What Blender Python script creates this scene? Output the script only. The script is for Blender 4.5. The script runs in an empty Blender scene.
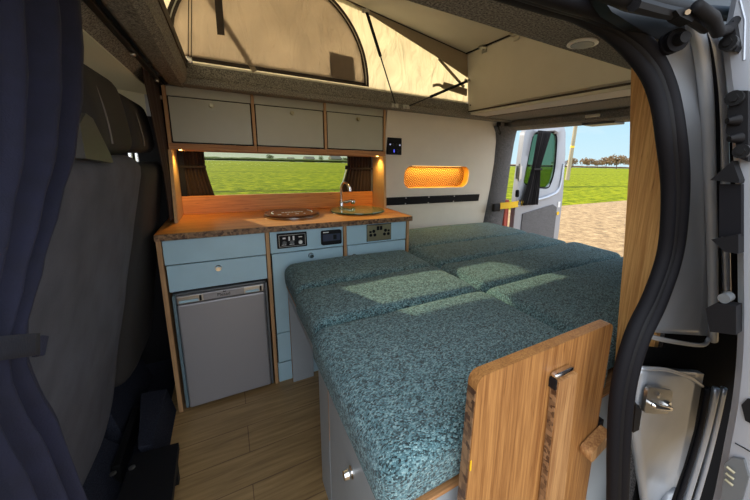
import bpy, bmesh, math, random
from mathutils import Vector, Matrix, noise
random.seed(7)
D = bpy.data
SC = bpy.context.scene
COL = SC.collection
PI = math.pi

# ------------------------------------------------------------------ camera
H = 1.25
_r, _p, _y = [math.radians(a) for a in (-1.61, 11.46, 30.93)]
FOC, CX, CY = 322.7, 418.9, 225.3
_F = Vector((math.sin(_y)*math.cos(_p), math.cos(_y)*math.cos(_p), -math.sin(_p)))
_R = Vector((math.cos(_y), -math.sin(_y), 0))
_D = _F.cross(_R)
R2 = math.cos(_r)*_R + math.sin(_r)*_D
D2 = -math.sin(_r)*_R + math.cos(_r)*_D
CAM = Vector((0, 0, H))
cd = D.cameras.new('camera'); cam = D.objects.new('camera', cd); COL.objects.link(cam)
m = Matrix.Identity(4)
for i in range(3):
    m[i][0] = R2[i]; m[i][1] = -D2[i]; m[i][2] = -_F[i]; m[i][3] = CAM[i]
cam.matrix_world = m
cd.sensor_fit = 'HORIZONTAL'; cd.sensor_width = 36
cd.lens = FOC/750*36
cd.shift_x = (375-CX)/750; cd.shift_y = (CY-250)/750
cd.clip_start = 0.02; cd.clip_end = 3000
SC.camera = cam

def at(px, py, ax, v):
    """photo direction met with a real plane x/y/z = v"""
    d = R2*((px-CX)/FOC) + D2*((py-CY)/FOC) + _F
    i = 'xyz'.index(ax)
    return CAM + d*((v-CAM[i])/d[i])

# ------------------------------------------------------------------ materials
def newmat(name):
    mt = D.materials.new(name); mt.use_nodes = True
    nt = mt.node_tree
    return mt, nt, nt.nodes['Principled BSDF']

def N(nt, typ, **kw):
    n = nt.nodes.new(typ)
    for k, v in kw.items():
        if k in n.inputs: n.inputs[k].default_value = v
        else: setattr(n, k, v)
    return n

def L(nt, a, b): nt.links.new(a, b)

def coords(nt, scale=(1, 1, 1), rot=(0, 0, 0)):
    tc = N(nt, 'ShaderNodeTexCoord'); mp = N(nt, 'ShaderNodeMapping')
    mp.inputs['Scale'].default_value = scale; mp.inputs['Rotation'].default_value = rot
    L(nt, tc.outputs['Object'], mp.inputs['Vector'])
    return mp.outputs['Vector']

def ramp(nt, stops, interp='LINEAR'):
    r = N(nt, 'ShaderNodeValToRGB'); r.color_ramp.interpolation = interp
    el = r.color_ramp.elements
    while len(el) < len(stops): el.new(0.5)
    for e, (p, c) in zip(el, stops):
        e.position = p; e.color = (*c, 1) if len(c) == 3 else c
    return r

def plain(name, col, rough=.5, metal=0, bump=0, bscale=200, var=0, vscale=8, spec=.5, coat=0):
    mt, nt, b = newmat(name)
    b.inputs['Base Color'].default_value = (*col, 1); b.inputs['Roughness'].default_value = rough
    b.inputs['Metallic'].default_value = metal; b.inputs['Specular IOR Level'].default_value = spec
    if coat: b.inputs['Coat Weight'].default_value = coat; b.inputs['Coat Roughness'].default_value = .08
    v = coords(nt)
    if var:
        nz = N(nt, 'ShaderNodeTexNoise', Scale=vscale, Detail=4); L(nt, v, nz.inputs['Vector'])
        rp = ramp(nt, [(.3, [c*(1-var) for c in col]), (.7, [min(1, c*(1+var)) for c in col])])
        L(nt, nz.outputs['Fac'], rp.inputs['Fac']); L(nt, rp.outputs['Color'], b.inputs['Base Color'])
    if bump:
        nb = N(nt, 'ShaderNodeTexNoise', Scale=bscale, Detail=3); L(nt, v, nb.inputs['Vector'])
        bp = N(nt, 'ShaderNodeBump', Strength=bump, Distance=.002); L(nt, nb.outputs['Fac'], bp.inputs['Height'])
        L(nt, bp.outputs['Normal'], b.inputs['Normal'])
    return mt

def carpet(name, c1, c2, scale=260):
    mt, nt, b = newmat(name)
    v = coords(nt)
    n1 = N(nt, 'ShaderNodeTexNoise', Scale=scale, Detail=2, Roughness=.7); L(nt, v, n1.inputs['Vector'])
    rp = ramp(nt, [(.35, c1), (.65, c2)]); L(nt, n1.outputs['Fac'], rp.inputs['Fac'])
    L(nt, rp.outputs['Color'], b.inputs['Base Color'])
    b.inputs['Roughness'].default_value = 1; b.inputs['Specular IOR Level'].default_value = .1
    bp = N(nt, 'ShaderNodeBump', Strength=.7, Distance=.003); L(nt, n1.outputs['Fac'], bp.inputs['Height'])
    L(nt, bp.outputs['Normal'], b.inputs['Normal'])
    return mt

def wood(name, c1, c2, grain='x', strip=.02, rough=.45, knots=True):
    """bamboo / timber: fine streaks and narrow strips running along the grain axis"""
    mt, nt, b = newmat(name)
    s = {'x': (2, 75, 75), 'y': (75, 2, 75), 'z': (75, 75, 2)}[grain]
    v = coords(nt, s)
    n1 = N(nt, 'ShaderNodeTexNoise', Scale=3, Detail=5, Roughness=.65); L(nt, v, n1.inputs['Vector'])
    s2 = {'x': (.8, 1/strip, 1/strip), 'y': (1/strip, .8, 1/strip), 'z': (1/strip, 1/strip, .8)}[grain]
    v2 = coords(nt, s2)
    n2 = N(nt, 'ShaderNodeTexVoronoi', Scale=1); L(nt, v2, n2.inputs['Vector'])
    mx = N(nt, 'ShaderNodeMix', data_type='FLOAT'); mx.inputs[0].default_value = .16
    L(nt, n1.outputs['Fac'], mx.inputs[2]); L(nt, n2.outputs['Color'], mx.inputs[3])
    rp = ramp(nt, [(.36, c1), (.64, c2)]); L(nt, mx.outputs[0], rp.inputs['Fac'])
    out = rp.outputs['Color']
    if knots:
        s3 = {'x': (12, 90, 90), 'y': (90, 12, 90), 'z': (90, 90, 12)}[grain]
        v3 = coords(nt, s3)
        n3 = N(nt, 'ShaderNodeTexNoise', Scale=1, Detail=2); L(nt, v3, n3.inputs['Vector'])
        r3 = ramp(nt, [(.66, (1, 1, 1)), (.76, (.55, .42, .3))]); L(nt, n3.outputs['Fac'], r3.inputs['Fac'])
        mm = N(nt, 'ShaderNodeMixRGB', blend_type='MULTIPLY'); mm.inputs[0].default_value = .8
        L(nt, out, mm.inputs[1]); L(nt, r3.outputs['Color'], mm.inputs[2]); out = mm.outputs[0]
    L(nt, out, b.inputs['Base Color'])
    b.inputs['Roughness'].default_value = rough
    bp = N(nt, 'ShaderNodeBump', Strength=.15, Distance=.001); L(nt, n1.outputs['Fac'], bp.inputs['Height'])
    L(nt, bp.outputs['Normal'], b.inputs['Normal'])
    return mt

def endgrain(name, c1, c2, scale=70):
    mt, nt, b = newmat(name)
    v = coords(nt, (1, 1, 1))
    n = N(nt, 'ShaderNodeTexVoronoi', Scale=scale, distance='CHEBYCHEV'); L(nt, v, n.inputs['Vector'])
    rp = ramp(nt, [(.2, c1), (.8, c2)]); L(nt, n.outputs['Color'], rp.inputs['Fac'])
    L(nt, rp.outputs['Color'], b.inputs['Base Color']); b.inputs['Roughness'].default_value = .5
    return mt

def weave():
    mt, nt, b = newmat('teal_chenille')
    v = coords(nt)
    vo = N(nt, 'ShaderNodeTexVoronoi', Scale=300, Randomness=.6); L(nt, coords(nt, (.75, 1.1, 1), (0, 0, .6)), vo.inputs['Vector'])
    n2 = N(nt, 'ShaderNodeTexNoise', Scale=60, Detail=6, Roughness=.8); L(nt, v, n2.inputs['Vector'])
    mx = N(nt, 'ShaderNodeMix', data_type='FLOAT'); mx.inputs[0].default_value = .5
    L(nt, vo.outputs['Color'], mx.inputs[2]); L(nt, n2.outputs['Fac'], mx.inputs[3])
    rp = ramp(nt, [(.26, (.008, .013, .015)), (.40, (.045, .082, .092)), (.55, (.118, .245, .282)), (.76, (.33, .49, .51))])
    L(nt, mx.outputs[0], rp.inputs['Fac']); L(nt, rp.outputs['Color'], b.inputs['Base Color'])
    b.inputs['Roughness'].default_value = .95; b.inputs['Specular IOR Level'].default_value = .15
    b.inputs['Sheen Weight'].default_value = .2
    bp = N(nt, 'ShaderNodeBump', Strength=.9, Distance=.004, invert=True); L(nt, vo.outputs['Distance'], bp.inputs['Height'])
    L(nt, bp.outputs['Normal'], b.inputs['Normal'])
    return mt

def cloth_translucent(name, col, tcol, mix=.6):
    mt, nt, b = newmat(name)
    out = nt.nodes['Material Output']
    v = coords(nt)
    nz = N(nt, 'ShaderNodeTexNoise', Scale=7, Detail=5); L(nt, v, nz.inputs['Vector'])
    w = N(nt, 'ShaderNodeTexNoise', Scale=420, Detail=1); L(nt, v, w.inputs['Vector'])
    rp = ramp(nt, [(.3, [c*.86 for c in tcol]), (.7, tcol)]); L(nt, nz.outputs['Fac'], rp.inputs['Fac'])
    tr = N(nt, 'ShaderNodeBsdfTranslucent'); L(nt, rp.outputs['Color'], tr.inputs['Color'])
    b.inputs['Base Color'].default_value = (*col, 1); b.inputs['Roughness'].default_value = .9
    bp = N(nt, 'ShaderNodeBump', Strength=.25, Distance=.002); L(nt, w.outputs['Fac'], bp.inputs['Height'])
    L(nt, bp.outputs['Normal'], b.inputs['Normal'])
    wr = N(nt, 'ShaderNodeTexNoise', Scale=5, Detail=3, Distortion=1.2); L(nt, coords(nt, (2.2, 1, .9), (0, .5, 0)), wr.inputs['Vector'])
    b2 = N(nt, 'ShaderNodeBump', Strength=.8, Distance=.035); L(nt, wr.outputs['Fac'], b2.inputs['Height']); L(nt, b2.outputs['Normal'], tr.inputs['Normal'])
    ms = N(nt, 'ShaderNodeMixShader'); ms.inputs[0].default_value = mix
    L(nt, b.outputs[0], ms.inputs[1]); L(nt, tr.outputs[0], ms.inputs[2]); L(nt, ms.outputs[0], out.inputs['Surface'])
    return mt

def tinted_glass(name, tint, rough=0):
    mt, nt, b = newmat(name); out = nt.nodes['Material Output']
    t = N(nt, 'ShaderNodeBsdfTransparent'); t.inputs['Color'].default_value = (*tint, 1)
    g = N(nt, 'ShaderNodeBsdfGlossy'); g.inputs['Roughness'].default_value = .02
    f = N(nt, 'ShaderNodeFresnel', IOR=1.45)
    mu = N(nt, 'ShaderNodeMath', operation='MULTIPLY'); mu.inputs[1].default_value = .07; L(nt, f.outputs[0], mu.inputs[0])
    ms = N(nt, 'ShaderNodeMixShader'); L(nt, mu.outputs[0], ms.inputs[0])
    L(nt, t.outputs[0], ms.inputs[1]); L(nt, g.outputs[0], ms.inputs[2]); L(nt, ms.outputs[0], out.inputs['Surface'])
    return mt

def emit(name, col, s):
    mt, nt, b = newmat(name)
    b.inputs['Base Color'].default_value = (*col, 1)
    b.inputs['Emission Color'].default_value = (*col, 1); b.inputs['Emission Strength'].default_value = s
    return mt

def planks():
    mt, nt, b = newmat('oak_plank_floor')
    v = coords(nt)
    br = N(nt, 'ShaderNodeTexBrick', Scale=1); br.inputs['Brick Width'].default_value = 2.6; br.inputs['Row Height'].default_value = .16
    br.inputs['Mortar Size'].default_value = .0018; br.offset = .37
    br.inputs['Color1'].default_value = (.45, .305, .145, 1); br.inputs['Color2'].default_value = (.40, .265, .125, 1); br.inputs['Mortar'].default_value = (.20, .12, .06, 1)
    L(nt, v, br.inputs['Vector'])
    n = N(nt, 'ShaderNodeTexNoise', Scale=3, Detail=6, Roughness=.6); L(nt, coords(nt, (1.5, 22, 22)), n.inputs['Vector'])
    rp = ramp(nt, [(.3, (.62, .58, .52)), (.7, (1.15, 1.12, 1.08))]); L(nt, n.outputs['Fac'], rp.inputs['Fac'])
    mm = N(nt, 'ShaderNodeMixRGB', blend_type='MULTIPLY'); mm.inputs[0].default_value = 1
    L(nt, br.outputs['Color'], mm.inputs[1]); L(nt, rp.outputs['Color'], mm.inputs[2]); L(nt, mm.outputs[0], b.inputs['Base Color'])
    b.inputs['Roughness'].default_value = .4
    return mt

def gravel():
    mt, nt, b = newmat('gravel'); v = coords(nt)
    n = N(nt, 'ShaderNodeTexNoise', Scale=3.5, Detail=12, Roughness=.85); L(nt, v, n.inputs['Vector'])
    rp = ramp(nt, [(.36, (.12, .075, .036)), (.5, (.33, .21, .10)), (.64, (.56, .39, .20))]); L(nt, n.outputs['Fac'], rp.inputs['Fac'])
    L(nt, rp.outputs['Color'], b.inputs['Base Color']); b.inputs['Roughness'].default_value = 1
    bp = N(nt, 'ShaderNodeBump', Strength=.6, Distance=.03); L(nt, n.outputs['Fac'], bp.inputs['Height']); L(nt, bp.outputs['Normal'], b.inputs['Normal'])
    return mt

def crop():
    mt, nt, b = newmat('green_crop'); v = coords(nt)
    n = N(nt, 'ShaderNodeTexNoise', Scale=2.2, Detail=8, Roughness=.75); L(nt, v, n.inputs['Vector'])
    rp = ramp(nt, [(.38, (.07, .10, .002)), (.5, (.185, .22, .004)), (.62, (.35, .34, .01))]); L(nt, n.outputs['Fac'], rp.inputs['Fac'])
    # dark tramlines across the field
    sx = N(nt, 'ShaderNodeSeparateXYZ'); L(nt, coords(nt, (1, 1, 1), (0, 0, .09)), sx.inputs[0])
    nn = N(nt, 'ShaderNodeTexNoise', Scale=.35, Detail=4); L(nt, v, nn.inputs['Vector'])
    ad = N(nt, 'ShaderNodeMath', operation='MULTIPLY_ADD'); ad.inputs[1].default_value = 1.2; L(nt, nn.outputs['Fac'], ad.inputs[0]); L(nt, sx.outputs['Y'], ad.inputs[2])
    md = N(nt, 'ShaderNodeMath', operation='PINGPONG'); md.inputs[1].default_value = 11; L(nt, ad.outputs[0], md.inputs[0])
    r2 = ramp(nt, [(.02, (.35, .4, .4)), (.06, (1, 1, 1))])
    dv = N(nt, 'ShaderNodeMath', operation='DIVIDE'); dv.inputs[1].default_value = 11; L(nt, md.outputs[0], dv.inputs[0]); L(nt, dv.outputs[0], r2.inputs['Fac'])
    mm = N(nt, 'ShaderNodeMixRGB', blend_type='MULTIPLY'); mm.inputs[0].default_value = .8
    L(nt, rp.outputs['Color'], mm.inputs[1]); L(nt, r2.outputs['Color'], mm.inputs[2]); L(nt, mm.outputs[0], b.inputs['Base Color'])
    b.inputs['Roughness'].default_value = 1; b.inputs['Specular IOR Level'].default_value = .1
    bp = N(nt, 'ShaderNodeBump', Strength=.8, Distance=.12); L(nt, n.outputs['Fac'], bp.inputs['Height']); L(nt, bp.outputs['Normal'], b.inputs['Normal'])
    return mt

def fretwork():
    mt, nt, b = newmat('fretwork_veneer')
    tc = N(nt, 'ShaderNodeTexCoord'); sx = N(nt, 'ShaderNodeSeparateXYZ'); L(nt, tc.outputs['Object'], sx.inputs[0])
    def pp(ax):
        m1 = N(nt, 'ShaderNodeMath', operation='PINGPONG'); m1.inputs[1].default_value = .039; L(nt, ax, m1.inputs[0]); return m1.outputs[0]
    sm = N(nt, 'ShaderNodeMath', operation='ADD'); L(nt, pp(sx.outputs['X']), sm.inputs[0]); L(nt, pp(sx.outputs['Z']), sm.inputs[1])
    m2 = N(nt, 'ShaderNodeMath', operation='MULTIPLY'); m2.inputs[1].default_value = 2*PI/.0195; L(nt, sm.outputs[0], m2.inputs[0])
    p3 = N(nt, 'ShaderNodeMath', operation='SINE'); L(nt, m2.outputs[0], p3.inputs[0])
    rp = ramp(nt, [(.0, (.30, .11, .02)), (.35, (.70, .42, .12))]); L(nt, p3.outputs[0], rp.inputs['Fac'])
    L(nt, rp.outputs['Color'], b.inputs['Base Color']); b.inputs['Roughness'].default_value = .6
    bp = N(nt, 'ShaderNodeBump', Strength=.8, Distance=.004); L(nt, p3.outputs[0], bp.inputs['Height']); L(nt, bp.outputs['Normal'], b.inputs['Normal'])
    return mt

def tree_mat(name, c1, c2):
    mt, nt, b = newmat(name); v = coords(nt)
    n = N(nt, 'ShaderNodeTexNoise', Scale=1.2, Detail=6, Roughness=.8); L(nt, v, n.inputs['Vector'])
    rp = ramp(nt, [(.35, c1), (.65, c2)]); L(nt, n.outputs['Fac'], rp.inputs['Fac']); L(nt, rp.outputs['Color'], b.inputs['Base Color'])
    b.inputs['Roughness'].default_value = 1; b.inputs['Specular IOR Level'].default_value = 0
    return mt

M = {}
M['lam'] = plain('grey_blue_laminate', (.41, .61, .73), .35, var=.04)
M['lam_over'] = plain('warm_lit_laminate', (.45, .45, .37), .38, var=.03)  # base-unit laminate again, warm light from the canvas put into its colour
M['lam_bed'] = plain('pale_grey_laminate', (.36, .40, .44), .4, var=.03)
M['wall'] = plain('off_white_lining', (.74, .68, .58), .55, var=.03)
M['bamboo'] = wood('caramel_bamboo', (.22, .085, .022), (.45, .215, .068), 'z', .022)
M['bamboo_pale'] = wood('pale_bamboo', (.27, .12, .042), (.50, .27, .11), 'z', .03)
M['bamboo_h'] = wood('caramel_bamboo_flat', (.52, .17, .032), (.76, .32, .075), 'x', .03, .4)
M['ply'] = wood('plywood_edge', (.36, .19, .085), (.55, .33, .16), 'z', .05, .6, False)
M['plyx'] = wood('plywood_edge_long', (.30, .13, .05), (.50, .25, .10), 'x', .05, .6, False)
M['plyface'] = wood('birch_ply', (.52, .31, .13), (.68, .45, .22), 'z', .12, .55, False)
M['edge'] = endgrain('bamboo_end_grain', (.07, .03, .014), (.30, .17, .085), 95)
M['post'] = wood('timber_post', (.46, .21, .06), (.74, .42, .15), 'z', .025, .5)
M['weave'] = weave()
M['carpet'] = carpet('grey_brown_carpet', (.095, .09, .084), (.37, .35, .315), 190)
M['carpet_dk'] = carpet('charcoal_carpet', (.05, .05, .055), (.24, .235, .245), 210)
M['carpet_blue'] = carpet('dark_blue_carpet', (.012, .014, .024), (.034, .038, .056))
M['canvas'] = cloth_translucent('beige_canvas', (.62, .54, .38), (.84, .76, .58), .75)
M['flap'] = cloth_translucent('tan_canvas_flap', (.56, .47, .38), (.88, .82, .80), .7)
M['canvas_dk'] = plain('taupe_webbing', (.17, .14, .12), .9)
M['canvas_taupe'] = cloth_translucent('taupe_cloth', (.42, .35, .26), (.30, .22, .13), .3)  # darker taupe for the strip, diagonal bands, pocket and tape end
M['zip'] = plain('brown_zip_tape', (.045, .032, .025), .7, bump=.3)
M['patch'] = plain('brown_mesh_patch', (.10, .065, .05), .9)
M['roofboard'] = plain('beige_roof_board', (.56, .53, .47), .6, var=.03)
M['black'] = plain('black_plastic', (.010, .010, .012), .55, spec=.16)
M['matte'] = plain('matte_black', (.008, .008, .009), 1, spec=.02)
M['blackmetal'] = plain('black_metal', (.02, .02, .022), .35, metal=.5)
M['rubber'] = plain('black_rubber', (.008, .008, .011), .65, spec=.15, bump=.2, bscale=90)
M['chrome'] = plain('chrome', (.75, .75, .76), .12, metal=1)
M['nickel'] = plain('brushed_nickel', (.55, .54, .52), .3, metal=1)
M['brass'] = plain('satin_brass_plate', (.42, .38, .26), .35, metal=.8)
M['fridge'] = plain('silver_fridge', (.33, .325, .35), .42, metal=.35)
M['fridge_dk'] = plain('grey_fridge_trim', (.13, .14, .15), .4)
M['silver'] = plain('silver_paint', (.40, .44, .52), .28, metal=.45, var=.08, vscale=14, coat=.4)
M['silver_lt'] = plain('silver_inner_paint', (.42, .45, .51), .3, metal=.4, coat=.3, var=.05)
M['silver_jamb'] = plain('silver_jamb_paint', (.38, .41, .46), .32, metal=.2, coat=.4, var=.07, vscale=9)
M['silver_door'] = plain('silver_door_paint', (.33, .35, .40), .34, metal=.2, coat=.3)
M['rock'] = plain('brown_glass_lid', (.085, .03, .014), .08, spec=.8)
M['greenglass'] = plain('green_glass_lid', (.14, .20, .10), .06, spec=.9)
M['white'] = plain('white_print', (.8, .8, .8), .5)
M['yellow'] = plain('yellow_webbing', (.85, .52, .01), .6)
M['navy'] = plain('navy_curtain', (.0065, .0075, .026), .85, bump=.35, bscale=420, var=.2, vscale=30)
M['curtain_blk'] = plain('black_curtain', (.012, .010, .012), .9, bump=.3, bscale=300)
M['curtain_br'] = plain('dark_brown_curtain', (.030, .016, .012), .9, bump=.3, bscale=300)
M['seat'] = plain('charcoal_seat_cover', (.072, .072, .092), .95, bump=.5, bscale=240, var=.2, vscale=10)
M['seat_dk'] = plain('black_seat_cloth', (.024, .021, .021), .85, bump=.3, bscale=300)
M['seat_stitch'] = plain('grey_stitching', (.16, .14, .13), .8)
M['bolster'] = plain('taupe_vinyl', (.048, .045, .042), .5)
M['headliner'] = plain('sage_headliner', (.66, .67, .54), .85)
M['floor'] = planks(); M['gravel'] = gravel(); M['crop'] = crop()
M['fret'] = fretwork()
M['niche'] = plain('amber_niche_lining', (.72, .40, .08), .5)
M['glass_tint'] = tinted_glass('tinted_window_glass', (.74, .76, .64))
M['glass_rear'] = tinted_glass('rear_tinted_glass', (.34, .46, .38))
M['led_amber'] = emit('amber_led', (1, .62, .15), 14)
M['led_blue'] = emit('blue_led', (.10, .12, 1), .8)
M['led_white'] = emit('white_led', (.6, .65, 1), .4)
M['lens'] = plain('frosted_lens', (.17, .18, .15), .4)
M['cream'] = plain('cream_rim', (.85, .82, .72), .4)
M['red'] = plain('red_tail_lens', (.60, .12, .09), .3)
M['pole'] = wood('weathered_pole', (.20, .165, .115), (.38, .32, .23), 'z', .06, .9, False)
M['tree_br'] = tree_mat('budding_tree', (.12, .075, .045), (.30, .20, .12))
M['tree_gr'] = tree_mat('green_grey_tree', (.07, .09, .05), (.17, .19, .10))
M['trunk'] = plain('bark', (.10, .075, .05), .95)
M['hwall'] = plain('white_house_wall', (.6, .6, .58), .8)
M['hroof'] = plain('slate_roof', (.13, .12, .13), .8)
M['hwin'] = plain('dark_window_pane', (.05, .06, .07), .2)
M['tape'] = plain('grey_strap', (.24, .20, .17), .9)

# ------------------------------------------------------------------ object helpers
def wloc(o):
    v = Vector((0, 0, 0))
    while o is not None:
        v = v + Vector(o.location); o = o.parent
    return v

def link(name, me, mat, parent=None):
    o = D.objects.new(name, me); COL.objects.link(o)
    if mat is not None: me.materials.append(mat)
    if parent is not None: o.parent = parent
    return o

def obj(name, bm, mat, parent=None, smooth=False, bevel=0, seg=2, kind=None):
    """bmesh in world coordinates -> ONE mesh object under its thing (or top-level, origin at its base)"""
    if bevel:
        bmesh.ops.bevel(bm, geom=[e for e in bm.edges if len(e.link_faces) == 2 and e.calc_face_angle(0) > .5], offset=bevel, segments=seg, affect='EDGES', profile=.5)
    bmesh.ops.recalc_face_normals(bm, faces=bm.faces)
    vs = [v.co for v in bm.verts]
    if parent is None:
        c = Vector([(min(v[i] for v in vs)+max(v[i] for v in vs))/2 for i in range(3)]); c[2] = min(v[2] for v in vs)
    else:
        c = wloc(parent)
    bmesh.ops.translate(bm, verts=bm.verts, vec=-c)
    me = D.meshes.new(name); bm.to_mesh(me); bm.free()
    if smooth:
        me.polygons.foreach_set('use_smooth', [True]*len(me.polygons))
    o = link(name, me, mat, parent)
    if parent is None: o.location = c
    if smooth and smooth != 'all':
        md = o.modifiers.new('ws', 'EDGE_SPLIT') if False else None
        try: me.set_sharp_from_angle(angle=math.radians(38))
        except Exception: pass
    if kind: o['kind'] = kind
    return o

def tag(o, label, cat, group=None):
    o['label'] = label; o['category'] = cat
    if group: o['group'] = group
    return o

def thing(name, label, cat, loc, group=None):
    o = D.objects.new(name, None); COL.objects.link(o); o.location = loc; o.empty_display_size = .05
    return tag(o, label, cat, group)

def bx(x0, x1, y0, y1, z0, z1, bm=None):
    bm = bm or bmesh.new()
    bmesh.ops.create_cube(bm, size=1, matrix=Matrix.Translation(((x0+x1)/2, (y0+y1)/2, (z0+z1)/2)) @ Matrix.Diagonal((x1-x0, y1-y0, z1-z0, 1)))
    return bm

def hexa(p, bm=None):
    """p = 8 corners: bottom 4 (ccw) then top 4"""
    bm = bm or bmesh.new()
    v = [bm.verts.new(q) for q in p]
    for f in ((0, 3, 2, 1), (4, 5, 6, 7), (0, 1, 5, 4), (1, 2, 6, 5), (2, 3, 7, 6), (3, 0, 4, 7)):
        bm.faces.new([v[i] for i in f])
    return bm

def prism(pts, ax, a0, a1, bm=None):
    """polygon extruded along an axis; pts are the other two coords in xyz order"""
    bm = bm or bmesh.new()
    def mk(p, a):
        return {'x': (a, p[0], p[1]), 'y': (p[0], a, p[1]), 'z': (p[0], p[1], a)}[ax]
    A = [bm.verts.new(mk(p, a0)) for p in pts]; B = [bm.verts.new(mk(p, a1)) for p in pts]
    n = len(pts)
    bm.faces.new(A); bm.faces.new(B[::-1])
    for i in range(n): bm.faces.new((A[i], A[(i+1) % n], B[(i+1) % n], B[i]))
    return bm

def cyl(p0, p1, r, n=20, bm=None, r2=None):
    bm = bm or bmesh.new()
    p0, p1 = Vector(p0), Vector(p1); d = p1-p0
    q = Vector((0, 0, 1)).rotation_difference(d.normalized()).to_matrix().to_4x4()
    bmesh.ops.create_cone(bm, cap_ends=True, segments=n, radius1=r, radius2=r if r2 is None else r2, depth=d.length, matrix=Matrix.Translation((p0+p1)/2) @ q)
    return bm

def tube(pts, r, n=10, bm=None, closed=False, prof=None):
    """swept tube; prof = optional list of (u,v) offsets (u: across in the path's side direction)"""
    bm = bm or bmesh.new()
    pts = [Vector(p) for p in pts]
    prof = prof or [(math.cos(2*PI*i/n), math.sin(2*PI*i/n)) for i in range(n)]
    rings = []; up = None
    for i, p in enumerate(pts):
        t = (pts[min(i+1, len(pts)-1)]-pts[max(i-1, 0)]).normalized()
        if up is None:
            up = Vector((0, 1, 0)) if abs(t.y) < .9 else Vector((1, 0, 0))
        s = t.cross(up).normalized(); up = s.cross(t).normalized()
        rr = r[i] if isinstance(r, (list, tuple)) else r
        rings.append([bm.verts.new(p + s*(a*rr) + up*(b*rr)) for a, b in prof])
    for A, B in zip(rings, rings[1:]):
        for k in range(len(prof)):
            bm.faces.new((A[k], A[(k+1) % len(prof)], B[(k+1) % len(prof)], B[k]))
    bm.faces.new(rings[0]); bm.faces.new(rings[-1][::-1])
    return bm

def smoothpath(pts, n=6):
    """Catmull-Rom through points"""
    P = [Vector(p) for p in pts]; P = [2*P[0]-P[1]] + P + [2*P[-1]-P[-2]]
    out = []
    for i in range(1, len(P)-2):
        for k in range(n):
            t = k/n; a, b, c, d = P[i-1], P[i], P[i+1], P[i+2]
            out.append(.5*((2*b)+(c-a)*t+(2*a-5*b+4*c-d)*t*t+(3*b-a-3*c+d)*t**3))
    out.append(P[-2]); return out

def lathe(prof, centre, axis='z', n=32, bm=None):
    """prof = (radius, height) list"""
    bm = bm or bmesh.new(); c = Vector(centre)
    rings = []
    for r, h in prof:
        ring = []
        for k in range(n):
            a = 2*PI*k/n; u, w = r*math.cos(a), r*math.sin(a)
            ring.append(bm.verts.new(c + (Vector((u, w, h)) if axis == 'z' else Vector((u, h, w)) if axis == 'y' else Vector((h, u, w)))))
        rings.append(ring)
    for A, B in zip(rings, rings[1:]):
        for k in range(n): bm.faces.new((A[k], A[(k+1) % n], B[(k+1) % n], B[k]))
    bm.faces.new(rings[0][::-1]); bm.faces.new(rings[-1])
    return bm

def sheet(rows, th=.004, bm=None, nrm=None):
    """grid of points -> closed slab of thickness th (offset along nrm or the local normal)"""
    bm = bm or bmesh.new()
    R, C = len(rows), len(rows[0])
    A = [[Vector(p) for p in r] for r in rows]
    B = []
    for i in range(R):
        b = []
        for j in range(C):
            if nrm is not None: n = Vector(nrm)
            else:
                du = A[i][min(j+1, C-1)]-A[i][max(j-1, 0)]; dv = A[min(i+1, R-1)][j]-A[max(i-1, 0)][j]
                n = du.cross(dv); n = n.normalized() if n.length > 1e-9 else Vector((0, 1, 0))
            b.append(A[i][j]+n*th)
        B.append(b)
    va = [[bm.verts.new(p) for p in r] for r in A]; vb = [[bm.verts.new(p) for p in r] for r in B]
    for i in range(R-1):
        for j in range(C-1):
            bm.faces.new((va[i][j], va[i][j+1], va[i+1][j+1], va[i+1][j]))
            bm.faces.new((vb[i][j], vb[i+1][j], vb[i+1][j+1], vb[i][j+1]))
    for i in range(R-1):
        bm.faces.new((va[i][0], va[i+1][0], vb[i+1][0], vb[i][0])); bm.faces.new((va[i][C-1], vb[i][C-1], vb[i+1][C-1], va[i+1][C-1]))
    for j in range(C-1):
        bm.faces.new((va[0][j], vb[0][j], vb[0][j+1], va[0][j+1])); bm.faces.new((va[R-1][j], va[R-1][j+1], vb[R-1][j+1], vb[R-1][j]))
    return bm

def rbox(x0, x1, y0, y1, z0, z1, r, cuts=14, fn=None):
    """box with big round edges; fn(p, u, v, w) may bend it (u,v,w in -1..1)"""
    bm = bmesh.new(); bmesh.ops.create_cube(bm, size=2)
    bmesh.ops.subdivide_edges(bm, edges=bm.edges, cuts=cuts, use_grid_fill=True)
    h = Vector(((x1-x0)/2, (y1-y0)/2, (z1-z0)/2)); c = Vector(((x0+x1)/2, (y0+y1)/2, (z0+z1)/2))
    for v in bm.verts:
        t = [math.copysign(1-(1-abs(a))**1.7, a) for a in v.co]
        p = Vector([t[i]*h[i] for i in range(3)])
        q = Vector([max(-(h[i]-r), min(h[i]-r, p[i])) for i in range(3)])
        d = p-q
        if d.length > 1e-9: p = q + d.normalized()*r
        w = p+c
        if fn: w = fn(w, t[0], t[1], t[2])
        v.co = w
    return bm

def group_text(name, s, loc, size, mat, parent, rot=(PI/2, 0, 0), ext=.0004):
    cu = D.curves.new(name, 'FONT'); cu.body = s; cu.size = size; cu.extrude = ext; cu.align_x = 'CENTER'; cu.align_y = 'CENTER'
    t = D.objects.new(name, cu); COL.objects.link(t)
    bpy.context.view_layer.update()
    me = D.meshes.new_from_object(t.evaluated_get(bpy.context.evaluated_depsgraph_get()))
    D.objects.remove(t); D.curves.remove(cu)
    me.transform(Matrix.Translation(Vector(loc)-wloc(parent)) @ Matrix.Rotation(rot[2], 4, 'Z') @ Matrix.Rotation(rot[0], 4, 'X'))
    me.name = name
    return link(name, me, mat, parent)

# ================================================================== THE SETTING
S = 'structure'
obj('floor', bx(-.33, 2.25, .41, 2.30, -.05, 0), M['floor'], kind=S)
obj('trim_1', bx(-1.75, -.33, .30, 2.33, -.05, -.002), M['carpet_blue'], kind=S)          # cab floor

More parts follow.
